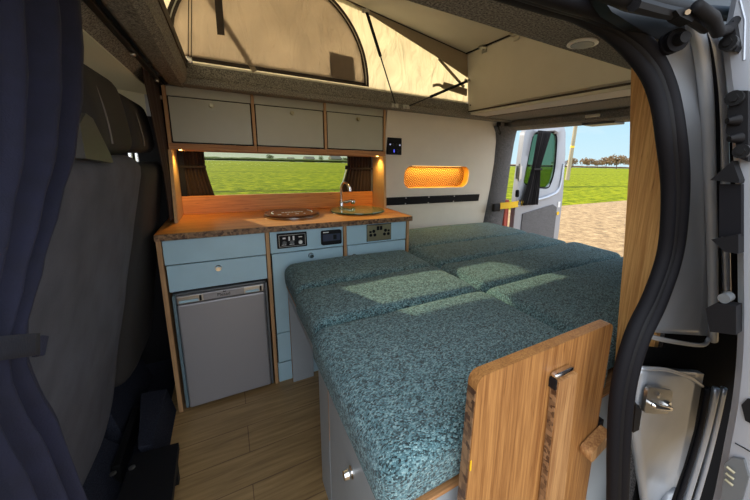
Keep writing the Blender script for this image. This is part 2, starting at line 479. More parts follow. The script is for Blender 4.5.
# far side of the van, with the kitchen window cut out
WX0, WX1, WZ0, WZ1 = -.215, .945, .985, 1.285
bm = bx(-.34, WX0, 2.33, 2.40, -.53, 1.66); bx(WX1, 2.25, 2.33, 2.40, -.53, 1.66, bm)
bx(WX0, WX1, 2.33, 2.40, -.53, WZ0, bm); bx(WX0, WX1, 2.33, 2.40, WZ1, 1.66, bm)
obj('wall_far', bm, M['silver'], kind=S)
w = obj('window_1', bx(WX0-.0, WX1+.0, 2.372, 2.378, WZ0, WZ1), M['glass_tint'], kind=S)
bm = bx(WX0, WX1, 2.335, 2.371, WZ0, WZ0+.014); bx(WX0, WX1, 2.335, 2.371, WZ1-.012, WZ1, bm); bx(WX0, WX0+.012, 2.335, 2.371, WZ0+.014, WZ1-.012, bm); bx(WX1-.012, WX1, 2.335, 2.371, WZ0+.014, WZ1-.012, bm)
obj('window_frame', bm, M['black'], w)
# cab far side with a door window, cab nose and windscreen opening, near cab side
obj('trim_11', bx(-.62, -.20, 2.300, 2.314, .946, 1.44), M['black'], kind=S)
tr = obj('trim_10', bx(-1.75, -.20, 2.315, 2.329, -.05, .945), M['black'], kind=S)
bm = bx(-1.75, -.34, 2.33, 2.40, -.53, .95); bx(-1.75, -1.25, 2.33, 2.40, .95, 1.66, bm); bx(-.62, -.34, 2.33, 2.40, .95, 1.66, bm); bx(-1.25, -.62, 2.33, 2.40, 1.42, 1.66, bm)
obj('wall_cab', bm, M['headliner'], kind=S)
bm = bx(-1.80, -1.75, .25, 2.40, -.05, .9); bx(-1.80, -1.75, .25, .45, .9, 1.66, bm); bx(-1.80, -1.75, 2.2, 2.40, .9, 1.66, bm); bx(-1.80, -1.75, .45, 2.2, 1.5, 1.66, bm)
obj('wall_nose', bm, M['black'], kind=S)
bm = bx(-1.75, -.30, .24, .30, -.05, .95); bx(-1.75, -1.3, .24, .30, .95, 1.62, bm); bx(-.6, -.30, .24, .30, .95, 1.62, bm); bx(-1.3, -.6, .24, .30, 1.45, 1.62, bm)
obj('wall_near', bm, M['silver'], kind=S)
# near body side behind the sliding-door opening
obj('wall_side', bx(1.06, 2.25, .352, .412, -.5, 1.62), M['carpet_dk'], kind=S)
# roof skin round the pop-top opening
RX0, RX1, RY0, RY1 = -.125, 1.64, .68, 2.07
bm = bx(-1.80, RX0-.03, .24, 2.40, 1.66, 1.70); bx(RX1+.02, 2.3, .40, 2.40, 1.645, 1.69, bm); bx(RX0-.03, RX1+.02, .36, RY0-.02, 1.66, 1.70, bm); bx(RX0-.03, RX1+.02, RY1+.02, 2.40, 1.66, 1.70, bm)
obj('wall_roof', bm, M['silver'], kind=S)
# carpeted ceiling along the door side, the thick beam behind the cab, carpet ledge over the kitchen
obj('ceiling', bx(-.16, 2.1, .385, RY0, 1.578, 1.655), M['carpet'], bevel=.01, kind=S)
bm = prism([(-.222, 1.60), (-.205, 1.583), (-.15, 1.575), (-.128, 1.592), (-.122, 1.64), (-.125, 1.69), (-.205, 1.70), (-.225, 1.65)], 'y', .40, 2.12)
obj('trim_2', bm, M['carpet'], bevel=.006, kind=S)
bm = bx(-.36, 2.09, 2.045, 2.10, 1.612, 1.680); bx(RX0-.02, 2.09, 2.02, 2.115, 1.578, 1.612, bm)
obj('trim_3', bm, M['carpet'], bevel=.006, kind=S)
obj('trim_4', bx(-.32, RX1, 2.062, 2.075, 1.68, 1.692), M['cream'], bevel=.003, kind=S)     # pale rail the canvas sits on
obj('trim_5', bx(RX0-.004, RX0+.006, RY0, 2.06, 1.66, 1.70), M['zip'], kind=S)
# cab overhead: carpet strip then sage headliner
bm = sheet([[(-.235-.052*t, y, 1.595-.035*t-.01*t*t) for y in (.42, .8, 1.2, 1.6, 2.0, 2.25)] for t in (0, .33, .66, 1)], .02)
obj('trim_6', bm, M['carpet'], smooth=True, kind=S)
bm = sheet([[(-.284-1.45*t, y, 1.548+.05*math.sin(PI*min(1, t*1.2))-.02*t) for y in (.30, .9, 1.6, 2.33)] for t in (0, .1, .25, .5, .75, 1)], .02)
obj('ceiling_cab', bm, M['headliner'], smooth=True, kind=S)
# rear ceiling: pale board then carpet, then the header over the rear doors
obj('trim_7', bx(1.64, 1.80, RY0, 2.045, 1.598, 1.618), M['roofboard'], bevel=.004, kind=S)
obj('ceiling_rear', bx(1.80, 2.12, RY0, 2.30, 1.592, 1.64), M['carpet'], bevel=.006, kind=S)
bm = prism([(2.10, 1.60), (2.085, 1.575), (2.09, 1.54), (2.12, 1.527), (2.26, 1.527), (2.26, 1.65), (2.10, 1.65)], 'y', .36, 2.26)
obj('trim_8', bm, M['carpet'], bevel=.004, kind=S)
obj('wall_rear', bx(2.2, 2.27, .30, .62, -.05, 1.53), M['carpet_dk'], kind=S)
# carpeted pillar between the white wall and the rear doorway
rows = []
for z, xo, yo in ((.0, 0, .06), (.6, 0, .05), (.75, -.003, .035), (1.0, -.012, .012), (1.25, -.03, -.018), (1.42, -.05, -.05), (1.50, -.068, -.075), (1.545, -.09, -.10)):
    yy = 2.205+yo
    rows.append([(2.045+xo, yy+.02, z), (2.085+xo, yy-.035, z), (2.15+xo, yy-.055, z), (2.22+xo*.8, yy-.055, z), (2.27+xo*.6, yy-.03, z), (2.29+xo*.5, yy+.06, z)])
obj('trim_9', sheet(rows, .03, nrm=(.2, .97, 0)), M['carpet_dk'], smooth=True, kind=S)

# white lining panel beside the bed, leaning inwards, with an oblong niche
def wy(z): return 2.25-.165*(z-.70)
PX0, PX1, PZ0, PZ1 = .985, 2.09, .55, 1.578
NX0, NX1, NZ0, NZ1 = 1.165, 1.79, 1.033, 1.205
def oblong(x0, x1, z0, z1, r, n=8):
    pts = []
    for cx, cz, a0 in ((x1-r, z1-r, 0), (x0+r, z1-r, 90), (x0+r, z0+r, 180), (x1-r, z0+r, 270)):
        for k in range(n+1):
            a = math.radians(a0+90*k/n); pts.append((cx+r*math.cos(a), cz+r*math.sin(a)))
    return pts
inner = oblong(NX0, NX1, NZ0, NZ1, .062)
def ringpt(p):
    c = ((NX0+NX1)/2, (NZ0+NZ1)/2); d = (p[0]-c[0], p[1]-c[1])
    ts = []
    if d[0] > 1e-6: ts.append((PX1-c[0])/d[0])
    if d[0] < -1e-6: ts.append((PX0-c[0])/d[0])
    if d[1] > 1e-6: ts.append((PZ1-c[1])/d[1])
    if d[1] < -1e-6: ts.append((PZ0-c[1])/d[1])
    t = min(ts); return (c[0]+d[0]*t, c[1]+d[1]*t)
# insert the outer corners
ang = lambda p: math.atan2(p[1]-(NZ0+NZ1)/2, p[0]-(NX0+NX1)/2)
ip = sorted(inner, key=ang)
op = [ringpt(p) for p in ip]
for cor in ((PX0, PZ0), (PX1, PZ0), (PX1, PZ1), (PX0, PZ1)):
    k = min(range(len(op)), key=lambda i: (op[i][0]-cor[0])**2+(op[i][1]-cor[1])**2); op[k] = cor
bm = bmesh.new(); n = len(ip)
vi = [bm.verts.new((p[0], wy(p[1]), p[1])) for p in ip]; vo = [bm.verts.new((p[0], wy(p[1]), p[1])) for p in op]
vb = [bm.verts.new((p[0], wy(p[1])+.015, p[1])) for p in ip]; vob = [bm.verts.new((p[0], wy(p[1])+.015, p[1])) for p in op]
for k in range(n):
    j = (k+1) % n
    bm.faces.new((vi[k], vi[j], vo[j], vo[k])); bm.faces.new((vi[k], vb[k], vb[j], vi[j])); bm.faces.new((vo[k], vo[j], vob[j], vob[k])); bm.faces.new((vb[k], vob[k], vob[j], vb[j]))
wl = obj('wall_lining', bm, M['wall'], kind=S)
bm = bmesh.new()
A = [bm.verts.new((p[0], wy(p[1])+.012, p[1])) for p in ip]; B = [bm.verts.new((p[0], wy(p[1])+.072, p[1])) for p in ip]
for k in range(n): bm.faces.new((A[k], A[(k+1) % n], B[(k+1) % n], B[k]))
obj('niche_side', bm, M['niche'], wl, smooth=True)
bm = bmesh.new()
A = [bm.verts.new((p[0], wy(p[1])+.070, p[1])) for p in ip]; B = [bm.verts.new((p[0], wy(p[1])+.078, p[1])) for p in ip]
bm.faces.new(A); bm.faces.new(B[::-1])
for k in range(n): bm.faces.new((A[k], B[k], B[(k+1) % n], A[(k+1) % n]))
obj('niche_back', bm, M['fret'], wl)
zt = NZ1-.012
obj('niche_light', bx(NX0+.08, NX1-.08, wy(zt)+.022, wy(zt)+.036, NZ1-.003, NZ1-.0008), emit('soft_amber_led', (1, .6, .15), 2.2), wl)
# ================================================================== OUTSIDE
GZ = -.55
obj('ground', bx(-60, 90, -60, 10.5, GZ-.3, GZ), M['gravel'], kind=S)
bm = bmesh.new(); nx, ny = 90, 60
def fz(y): return GZ+.05-max(0, y-112)*.021
ys = [8.3+107*(j/40)**1.9 if j <= 40 else 115.3+12*(j-40) for j in range(ny+1)]
g = [[bm.verts.new((-700+1700*i/nx, y + (.25*math.sin(i*7.3)*math.exp(-(y-8.3)/3) if y < 30 else 0), GZ-.01+(.06*min(1, (y-8.3)/2)+.06*noise.noise(Vector((i*.9, y*.13, 0)))*min(1, (y-8.3)/2) if y < 20 else fz(y)-GZ))) for i in range(nx+1)] for y in ys]
for j in range(ny):
    for i in range(nx): bm.faces.new((g[j][i], g[j][i+1], g[j+1][i+1], g[j+1][i]))
f = obj('crop_field', bm, M['crop'], smooth=True, kind='stuff')
tag(f, 'bright green young crop field stretching to the horizon', 'field')

pb = at(567, 181, 'z', GZ); pt = at(582, 86, 'y', pb.y)
t = thing('utility_pole', 'pale wooden pole leaning slightly in the green field', 'pole', pb)
obj('shaft', cyl(pb+Vector((0, 0, .10)), pt, .22, 14, r2=.17), M['pole'], t, smooth=True)
bp = pb.lerp(pt, .36)
obj('marker_band', cyl(bp, bp+(pt-pb)*.02, .215, 14), M['yellow'], t, smooth=True)

def crown(c, rx, ry, rz, seed):
    rnd = random.Random(seed); bm = bmesh.new()
    for k in range(420):
        a = rnd.uniform(0, 2*PI); u = rnd.uniform(-1, 1); q = math.sqrt(1-u*u); r = rnd.random()**.45
        lump = 1+.28*noise.noise(Vector((q*math.cos(a)*2.2, q*math.sin(a)*2.2, u*2.2+seed*5)))
        p = Vector((c[0]+rx*r*lump*q*math.cos(a), c[1]+ry*r*lump*q*math.sin(a), c[2]+rz*r*lump*u))
        w = rx*rnd.uniform(.05, .13)
        m3 = Matrix.Translation(p) @ Matrix.Rotation(rnd.uniform(0, 6), 4, Vector((rnd.uniform(-1, 1), rnd.uniform(-1, 1), rnd.uniform(-1, 1))).normalized()) @ Matrix.Diagonal((w, w*.6, w*.4, 1))
        bmesh.ops.create_icosphere(bm, subdivisions=1, radius=1, matrix=m3)
    return bm
def tree(px, base_py, top_py, wpx, dist, seed, mat, label):
    b = at(px, base_py, 'y', dist); tp = at(px, top_py, 'y', dist); wd = (at(px+wpx/2, base_py, 'y', dist)-at(px-wpx/2, base_py, 'y', dist)).length
    GT = fz(dist)+.02; hgt = tp.z-GT
    t = thing('tree', label, 'tree', (b.x, dist, GT), 'bare and budding trees along the horizon')
    bm = cyl((b.x, dist, GT), (b.x, dist, GT+hgt*.5), hgt*.035, 8, r2=hgt*.02)
    for k in range(5):
        a = k*1.26+seed
        cyl((b.x, dist, GT+hgt*(.28+.04*k)), (b.x+math.cos(a)*wd*.28, dist+math.sin(a)*wd*.28, GT+hgt*(.62+.05*k)), hgt*.014, 6, bm, r2=hgt*.006)
    obj('trunk', bm, M['trunk'], t, smooth=True)
    obj('crown', crown((b.x, dist, GT+hgt*.60), wd/2, wd/2, hgt*.34, seed), mat, t)
TREES = [(572, 166.5, 157, 7, 95, 'tree_br', 'low brown tree just right of the white house, beside the pole'),
 (587, 166.5, 157.5, 9, 121, 'tree_br', 'round tree just right of the leaning pole'),
 (597.5, 166.5, 159.5, 7, 124, 'tree_br', 'small low tree left of the taller trees in the rear doorway'),
 (606, 166.5, 156, 8, 100, 'tree_br', 'bare tree left of the tallest rear-door tree'),
 (616.5, 166.5, 153.5, 11, 92, 'tree_br', 'tallest budding tree seen through the rear doorway'),
 (630, 166.5, 157, 9, 106, 'tree_br', 'budding tree cut by the timber post'),
 (270, 160.5, 153.8, 8, 170, 'tree_gr', 'lone tree standing out near the middle of the kitchen window view'),
 (321, 160.8, 155, 5, 165, 'tree_gr', 'tree between the two dark farm buildings in the window view'),
 (345, 161, 157, 7, 175, 'tree_gr', 'low tree beside the right window curtain'),
 (226, 159.5, 157, 8, 230, 'tree_gr', 'low thicket at the left end of the window view')]
for k, (px, b, tp, wpx, dd, mt, lb) in enumerate(TREES): tree(px, b, tp, wpx, dd, k+1, M[mt], lb)
def house(px, wpx, top, dist, label, wallm):
    a = at(px-wpx/2, 163, 'y', dist); b = at(px+wpx/2, 163, 'y', dist); z = at(px, top, 'y', dist).z
    G0 = fz(dist+4); he = G0+(z-G0)*.62
    t = thing('house', label, 'house', ((a.x+b.x)/2, dist, G0), 'farm buildings on the horizon')
    obj('wall', bx(a.x, b.x, dist-4, dist+4, G0+.2, he), wallm, t)
    obj('roof', prism([(dist-4.6, he), (dist+4.6, he), (dist, z)], 'x', a.x-.4, b.x+.4), M['hroof'], t)
    for k in (.25, .7):
        xx = a.x+(b.x-a.x)*k; obj('window', bx(xx-.6, xx+.6, dist-4.05, dist-3.98, he-1.6, he-.5), M['hwin'], t)
house(561, 7, 160.5, 121, 'white house with slate roof beside the rear door', M['hwall'])
house(291, 5, 157.3, 190, 'small farm building left of the dark barn in the window view', M['hwall'])
house(309, 8, 156.4, 185, 'dark barn in the kitchen window view, left of the tree', M['hroof'])
house(335, 9, 155.9, 200, 'dark farmhouse behind the wide tree by the right curtain', M['hroof'])
def hedge(x0, x1, y, h, name, label, mat):
    rows = []
    for j in range(5):
        u = j/4
        rows.append([(x0+(x1-x0)*i/80, y+1.5*math.sin(PI*u)*-1, fz(y)+.04+h*(u**.7)*(1+.35*noise.noise(Vector((i*.63, y, u))))) for i in range(81)])
    tag(obj(name, sheet(rows, .8, nrm=(0, 1, 0)), mat), label, 'hedge')
hedge(-90, 70, 113, .95, 'hedgerow', 'dark distant hedge line along the horizon in the kitchen window', M['tree_gr'])
hedge(72, 260, 113, .9, 'hedgerow', 'low hazy hedge under the trees seen through the rear doorway', M['tree_br'])

# ================================================================== KITCHEN
YK = 1.767
KG = 'kitchen base units'
def knob(p, parent, name='knob', d=(0, -1, 0), r=.013):
    p = Vector(p); d = Vector(d)
    bm = cyl(p, p+d*.014, r*.55, 14); cyl(p+d*.012, p+d*.024, r, 20, bm, r2=r*.82); cyl(p-d*.001, p+d*.003, r*1.15, 20, bm)
    return obj(name, bm, M['chrome'], parent, smooth=True)
def front(name, x0, x1, z0, z1, parent, mat, y=YK, th=.016):
    bm = bx(x0, x1, y, y+th, z0, z1)
    return obj(name, bm, mat, parent, bevel=.0015, seg=1)
# unit with the fridge
u = thing('base_cabinet', 'grey-blue base unit around the fridge at the left end', 'cabinet', (-.06, 2.0, 0), KG)
obj('side_panel', bx(-.287, -.269, 1.762, 2.28, 0, .868), M['ply'], u, bevel=.001)
obj('side_panel', bx(.150, .167, 1.762, 2.28, 0, .868), M['ply'], u, bevel=.001)
obj('back_panel', bx(-.268, .149, 2.262, 2.28, 0, .868), M['black'], u)
obj('shelf', bx(-.268, .149, 1.79, 2.26, .612, .625), M['black'], u)
front('fascia', -.266, .148, .752, .866, u, M['lam'])
dr = front('drawer', -.262, .147, .622, .747, u, M['lam']); knob((-.064, YK, .712), dr)
# middle unit
u = thing('base_cabinet', 'grey-blue base unit under the hob with heater controls above its door', 'cabinet', (.36, 2.0, 0), KG)
obj('side_panel', bx(.556, .573, 1.762, 2.28, 0, .868), M['ply'], u, bevel=.001)
obj('carcass', bx(.169, .554, 1.79, 2.28, 0, .868), M['black'], u)
front('fascia', .171, .553, .752, .866, u, M['lam'])
d_ = front('door', .175, .551, .298, .747, u, M['lam']); knob((.371, YK, .719), d_)
front('drawer', .175, .551, .120, .293, u, M['lam']); front('plinth', .171, .553, 0, .115, u, M['lam'])
# right unit
u = thing('base_cabinet', 'grey-blue base unit under the sink at the bed end', 'cabinet', (.77, 2.0, 0), KG)
obj('side_panel', bx(.966, .983, 1.762, 2.28, 0, .868), M['ply'], u, bevel=.001)
obj('carcass', bx(.575, .964, 1.79, 2.28, 0, .868), M['black'], u)
front('fascia', .576, .963, .752, .866, u, M['lam'])
d_ = front('door', .579, .961, .12, .747, u, M['lam']); knob((.618, YK, .681), d_)
front('plinth', .576, .963, 0, .115, u, M['lam'])

# fridge
t = thing('fridge', 'silver-grey compressor fridge under the worktop', 'fridge', (-.06, 1.98, 0))
obj('body', bx(-.258, .141, 1.782, 2.20, .012, .606), M['fridge_dk'], t, bevel=.006)
obj('door', bx(-.240, .128, 1.747, 1.782, .016, .560), M['fridge'], t, bevel=.008)
obj('top_rail', bx(-.240, .128, 1.751, 1.782, .563, .602), M['fridge'], t, bevel=.004)
obj('side_trim', bx(-.256, -.243, 1.760, 1.79, .014, .604), plain('blue_grey_trim', (.14, .21, .25), .4), t, bevel=.003)
obj('side_trim', bx(.131, .142, 1.755, 1.79, .014, .604), M['fridge_dk'], t, bevel=.003)
for x0, x1 in ((-.236, -.135), (.035, .122)):
    h_ = obj('latch_recess', bx(x0, x1, 1.747, 1.752, .566, .600), M['nickel'], t, bevel=.001)
    obj('latch_handle', bx(x0+.006, x1-.02, 1.741, 1.7465, .570, .582), M['lam'], h_, bevel=.002)
    obj('latch_hook', bx(x1-.016, x1-.007, 1.741, 1.7465, .570, .597), M['black'], h_, bevel=.001)
group_text('brand_text', 'Plesad', (-.052, 1.7505, .581), .022, M['black'], t)
obj('brand_emblem', prism([(-.056, .592), (-.044, .592), (-.040, .598), (-.048, .5955), (-.052, .5995)], 'y', 1.7500, 1.7512), M['black'], t)
for x in (-.22, .115):
    obj('foot', cyl((x, 1.80, 0), (x, 1.80, .014), .014, 12), M['black'], t)

# worktop with its upstand
t = thing('worktop', 'orange bamboo worktop with upstand running under the window', 'worktop', (.35, 2.0, .868))
obj('top', bx(-.289, 1.002, 1.757, 2.325, .869, .898), M['bamboo_h'], t, bevel=.002)
obj('edge_banding', bx(-.289, 1.002, 1.752, 1.757, .869, .898), M['edge'], t, bevel=.0015)
obj('upstand', bx(-.228, .955, 2.292, 2.318, .898, 1.005), M['bamboo_h'], t, bevel=.002)

# hob with brown lid
t = thing('hob', 'round hob closed by a shiny brown glass lid', 'hob', (.332, 2.058, .898))
obj('rim', lathe([(.150, 0), (.158, .003), (.158, .008), (.146, .009)], (.332, 2.058, .898), n=48), M['nickel'], t, smooth=True)
obj('lid', lathe([(.02, .009), (.151, .009), (.156, .012), (.156, .017), (.153, .0195), (.02, .0195)], (.332, 2.058, .898), n=56), M['rock'], t, smooth=True)
zl = .9177
for a0, a1, rr in ((150, 200, .115), (-20, 30, .115)):
    pts = [(.332+rr*math.cos(math.radians(a0+(a1-a0)*k/8)), 2.058+rr*math.sin(math.radians(a0+(a1-a0)*k/8)), zl) for k in range(9)]
    obj('printed_arc', tube(pts, .0022, 6), M['white'], t)
for k in range(7): obj('printed_letter', bx(.272+k*.018, .286+k*.018, 2.052, 2.060, zl-.0003, zl+.0004), M['white'], t)
for k, w_ in enumerate((.018, .012, .020, .010)): obj('printed_letter', bx(.242+k*.048, .242+k*.048+w_, 1.985, 1.992, zl-.0003, zl+.0004), M['white'], t)

# sink with glass lid
sc_ = (.748, 2.055)
t = thing('sink', 'round sink closed by a green-tinted glass lid', 'sink', (*sc_, .898))
obj('rim', lathe([(.165, 0), (.180, .002), (.182, .006), (.170, .008)], (*sc_, .898), n=48), M['chrome'], t, smooth=True)
obj('glass_lid', lathe([(.02, .008), (.172, .008), (.176, .011), (.175, .015), (.02, .0155)], (*sc_, .898), n=56), M['greenglass'], t, smooth=True)
tx, ty = .700, 2.262
t = thing('tap', 'chrome swan-neck mixer tap behind the sink', 'tap', (tx, ty, .898))
obj('base', lathe([(.024, 0), (.024, .006), (.017, .012), (.015, .045), (.012, .05)], (tx, ty, .898), n=24), M['chrome'], t, smooth=True)
obj('spout', tube(smoothpath([(tx, ty, .94), (tx, ty, 1.00), (tx+.002, ty-.004, 1.050), (tx+.014, ty-.020, 1.076), (tx+.034, ty-.045, 1.070), (tx+.042, ty-.058, 1.045)]), .0095, 12), M['chrome'], t, smooth=True)
obj('spout_tip', cyl((tx+.042, ty-.058, 1.050), (tx+.045, ty-.062, 1.020), .013, 14), M['chrome'], t, smooth=True)
obj('lever', tube([(tx, ty, .935), (tx+.035, ty-.018, .940), (tx+.070, ty-.035, .952)], [.010, .012, .008], 10), M['chrome'], t, smooth=True)
obj('lever_end', rbox(tx+.058, tx+.092, ty-.052, ty-.02, .925, .958, .012, 5), M['chrome'], t, smooth=True)

# control panels on the fascias
t = thing('heater_panel', 'black three-knob control panel with silver border, left of the display', 'control panel', (.277, YK-.001, .774))
obj('plate', bx(.203, .352, YK-.010, YK-.0005, .776, .856), M['black'], t, bevel=.003)
bm = bx(.211, .344, YK-.0112, YK-.010, .845, .8475); bx(.211, .344, YK-.0112, YK-.010, .784, .7865, bm); bx(.211, .2135, YK-.0112, YK-.010, .787, .845, bm); bx(.3415, .344, YK-.0112, YK-.010, .787, .845, bm)
obj('border', bm, M['nickel'], t)
for cx_ in (.237, .275, .317):
    obj('dial', cyl((cx_, YK-.010, .803 if cx_ > .3 else .806), (cx_, YK-.021, .803 if cx_ > .3 else .806), .011, 18, r2=.009), M['white'] if cx_ > .3 else M['fridge_dk'], t, smooth=True)
for x0, z0, w_, h_ in ((.230, .826, .014, .008), (.258, .815, .008, .022), (.279, .815, .009, .024), (.309, .829, .018, .005), (.224, .793, .022, .003), (.262, .793, .024, .003)):
    obj('printed_symbol', bx(x0, x0+w_, YK-.0112, YK-.010, z0, z0+h_), M['white'], t)
t = thing('display_panel', 'small dark display unit with rounded corners, right of the three-knob panel', 'control panel', (.484, YK-.001, .768))
obj('case', prism(oblong(.428, .542, .770, .852, .010, 4), 'y', YK-.012, YK-.0005), M['black'], t, bevel=.002)
obj('screen', bx(.436, .534, YK-.0135, YK-.012, .792, .832), plain('blue_grey_screen', (.05, .06, .10), .2), t, bevel=.001)
obj('screen_button', bx(.493, .512, YK-.0150, YK-.0135, .800, .826), M['black'], t)
obj('printed_name', bx(.438, .468, YK-.0128, YK-.012, .840, .845), M['white'], t)
t = thing('socket_plate', 'brass twin power socket at the right of the units', 'socket', (.777, YK-.001, .762))
obj('plate', bx(.700, .854, YK-.009, YK-.0005, .764, .860), M['brass'], t, bevel=.003)
obj('gasket', bx(.697, .857, YK-.0035, YK-.0004, .761, .863), M['black'], t)
for cx_ in (.733, .822):
    sg = 1 if cx_ < .78 else -1
    for dx, z0, r_ in ((-.013, .800, .0095), (.013, .800, .0095), (sg*.006, .823, .010)):
        obj('socket_hole', cyl((cx_+dx, YK-.0105, z0), (cx_+dx, YK-.009, z0), r_, 16), M['black'], t)
    obj('socket_hole', bx(cx_-sg*.015-.007, cx_-sg*.015+.007, YK-.0105, YK-.009, .814, .826), M['black'], t)
for cx_ in (.766, .786): obj('rocker_switch', bx(cx_-.008, cx_+.008, YK-.014, YK-.009, .828, .852), M['black'], t, bevel=.002)

# overhead cupboards
OG = 'overhead cupboards above the kitchen window'
YO = 2.112
xs = [(-.222, .152, -.035, 'grey overhead cupboard nearest the cab curtain'), (.169, .553, .367, 'middle grey overhead cupboard of the row'), (.570, .958, .775, 'grey overhead cupboard next to the white wall')]
for k, (x0, x1, kx, lb) in enumerate(xs):
    u = thing('overhead_cabinet', lb, 'cabinet', ((x0+x1)/2, 2.2, 1.270), OG)
    obj('carcass', bx(x0, x1, YO+.020, 2.320, 1.288, 1.580), M['lam_over'], u)
    front('fascia', x0, x1, 1.532, 1.578, u, M['lam_over'], YO, .018)
    rv = bx(x0, x1, YO+.004, YO+.019, 1.302, 1.531); obj('shadow_gap', rv, M['black'], u)
    d_ = front('door', x0+.005, x1-.005, 1.307, 1.527, u, M['lam_over'], YO-.002, .006); knob((kx, YO-.002, 1.500), d_, r=.012).data.materials[0] = M['brass']
    obj('divider', bx(x1+.001, x1+.016, YO-.006, 2.32, 1.288, 1.578), M['ply'], u, bevel=.001)
    if k == 0: obj('side_panel', bx(x0-.016, x0-.001, YO-.006, 2.32, 1.288, 1.578), M['ply'], u, bevel=.001)
    obj('bottom_rail', bx(x0-.016 if k == 0 else x0, x1+.016, YO-.008, 2.32, 1.268, 1.300), M['plyx'], u, bevel=.001)
    obj('hinge_plate', bx(x1-.09, x1-.03, YO-.010, YO-.008, 1.2995, 1.305), M['black'], u)
# end boards between worktop and cupboards
bm = prism([(2.02, .899), (2.30, .899), (2.30, 1.267), (2.10, 1.267)], 'x', -.2415, -.228)
tag(obj('end_board', bm, M['plyface'], bevel=.001), 'slanted pale ply board holding up the cupboards at the cab end', 'board', 'upright end boards of the kitchen')
bm = prism([(2.085, .899), (2.30, .899), (2.30, 1.267), (2.10, 1.267)], 'x', .958, .974)
tag(obj('end_board', bm, M['plyface'], bevel=.001), 'pale ply board holding up the cupboards beside the sink', 'board', 'upright end boards of the kitchen')
t = thing('light_strip', 'slim amber light strip lit under the overhead cupboards', 'light', (.36, 2.2, 1.26))
obj('channel', bx(-.20, .94, 2.185, 2.203, 1.2605, 1.2679), M['plyx'], t)
for k, x in enumerate((-.205, .925)): obj('lamp', bx(x+.004, x+.016, 2.150, 2.165, 1.2648, 1.2677), M['led_amber'], t)
for x in (-.190, .925):
    ld = D.lights.new('cupboard_lamp_glow', 'SPOT'); ld.energy = 2.6; ld.color = (1, .62, .16); ld.spot_size = 2.6; ld.spot_blend = 1; ld.shadow_soft_size = .02
    lo = D.objects.new('cupboard_lamp_glow', ld); COL.objects.link(lo); lo.location = (x, 2.16, 1.255)
ld = D.lights.new('niche_glow', 'AREA'); ld.energy = 1.5; ld.color = (1, .60, .12); ld.shape = 'RECTANGLE'; ld.size = .5; ld.size_y = .03
lo = D.objects.new('niche_glow', ld); COL.objects.link(lo); lo.location = ((NX0+NX1)/2, wy(1.2)+.036, NZ1-.012)

# window curtains
def curtain(rows_fn, nf, amp, cols=70, rows=22, th=.003):
    out = []
    for i in range(rows+1):
        v = i/rows; a, b, z, fold = rows_fn(v)
        r_ = []
        for j in range(cols+1):
            u = j/cols; p = a.lerp(b, u); d = (b-a); nn = Vector((-d.y, d.x, 0)).normalized()
            ph = 2*PI*nf*u + .5*math.sin(5*v)
            r_.append(p + nn*(amp*fold*(math.sin(ph)+.35*math.sin(2.3*ph+1.3))))
        out.append(r_)
    return sheet(out, th)
def wc(xo, edges, label, tie_z):
    t = thing('window_curtain', label, 'curtain', ((xo+edges[1])/2, 2.31, .99), 'small brown curtains on the kitchen window')
    def fn(v):
        z = 1.268-(1.268-.998)*v
        k = edges[0]+(edges[1]-edges[0])*max(0, (v-.35)/.65)**1.1 if v > .35 else edges[0]
        return Vector((min(xo, k), 2.316, z)), Vector((max(xo, k), 2.316, z)), z, 1
    obj('cloth', curtain(fn, 8, .006, 80, 14), M['curtain_br'], t, smooth='all')
    x0, x1 = sorted((xo, edges[0])); obj('tie_band', bx(x0, x1+.004, 2.294, 2.302, tie_z-.007, tie_z+.007), M['curtain_blk'], t, bevel=.002)
wc(-.226, (-.098, -.064), 'dark brown pleated curtain at the left of the kitchen window', 1.175)
wc(.953, (.770, .715), 'dark brown pleated curtain at the right of the kitchen window', 1.175)
t = thing('window_stay', 'thin metal stay slanting along the right window curtain', 'stay', (.71, 2.325, 1.01))
p0, p1 = Vector((.712, 2.306, 1.015)), Vector((.757, 2.304, 1.175))
obj('rod', cyl(p0, p1, .004, 8), M['nickel'], t, smooth=True); obj('catch', rbox(p1.x-.012, p1.x+.012, 2.292, 2.306, 1.168, 1.196, .005, 4), M['black'], t, smooth=True)

# wall switch panel and the black rail
zc = 1.337
t = thing('switch_panel', 'square black socket panel with blue lights on the white wall', 'control panel', (1.055, wy(zc)-.012, 1.29))
y0 = wy(1.34)
obj('plate', bx(1.000, 1.113, y0-.016, y0+.010, 1.281, 1.399), M['black'], t, bevel=.004)
for x, z in ((1.020, 1.352), (1.096, 1.350)): obj('indicator_lamp', cyl((x, y0-.018, z), (x, y0-.016, z), .006, 12), M['led_white'], t)
obj('usb_port', bx(1.046, 1.056, y0-.0185, y0-.016, 1.297, 1.318), M['led_blue'], t, bevel=.001)
obj('rotary_switch', cyl((1.080, y0-.026, 1.31), (1.080, y0-.016, 1.31), .012, 16), M['blackmetal'], t, smooth=True)
for x in (1.045, 1.070): obj('toggle_switch', cyl((x, y0-.024, 1.352), (x, y0-.016, 1.352), .007, 12), M['blackmetal'], t, smooth=True)
t = thing('lashing_rail', 'long black metal rail screwed along the white wall', 'rail', (1.45, wy(.93), .90))
def rl(z): return wy(z)
bm = hexa([(.988, rl(.905)-.014, .905), (1.935, rl(.905)-.014, .905), (1.935, rl(.905)-.001, .905), (.988, rl(.905)-.001, .905), (.988, rl(.965)-.014, .965), (1.935, rl(.965)-.014, .965), (1.935, rl(.965)-.001, .965), (.988, rl(.965)-.001, .965)])
obj('rail', bm, M['black'], t, bevel=.006)
for x in (1.19, 1.40, 1.655):
    for z in (.912, .958): obj('screw', cyl((x, rl(z)-.018, z), (x, rl(z)-.0135, z), .005, 10), M['nickel'], t)

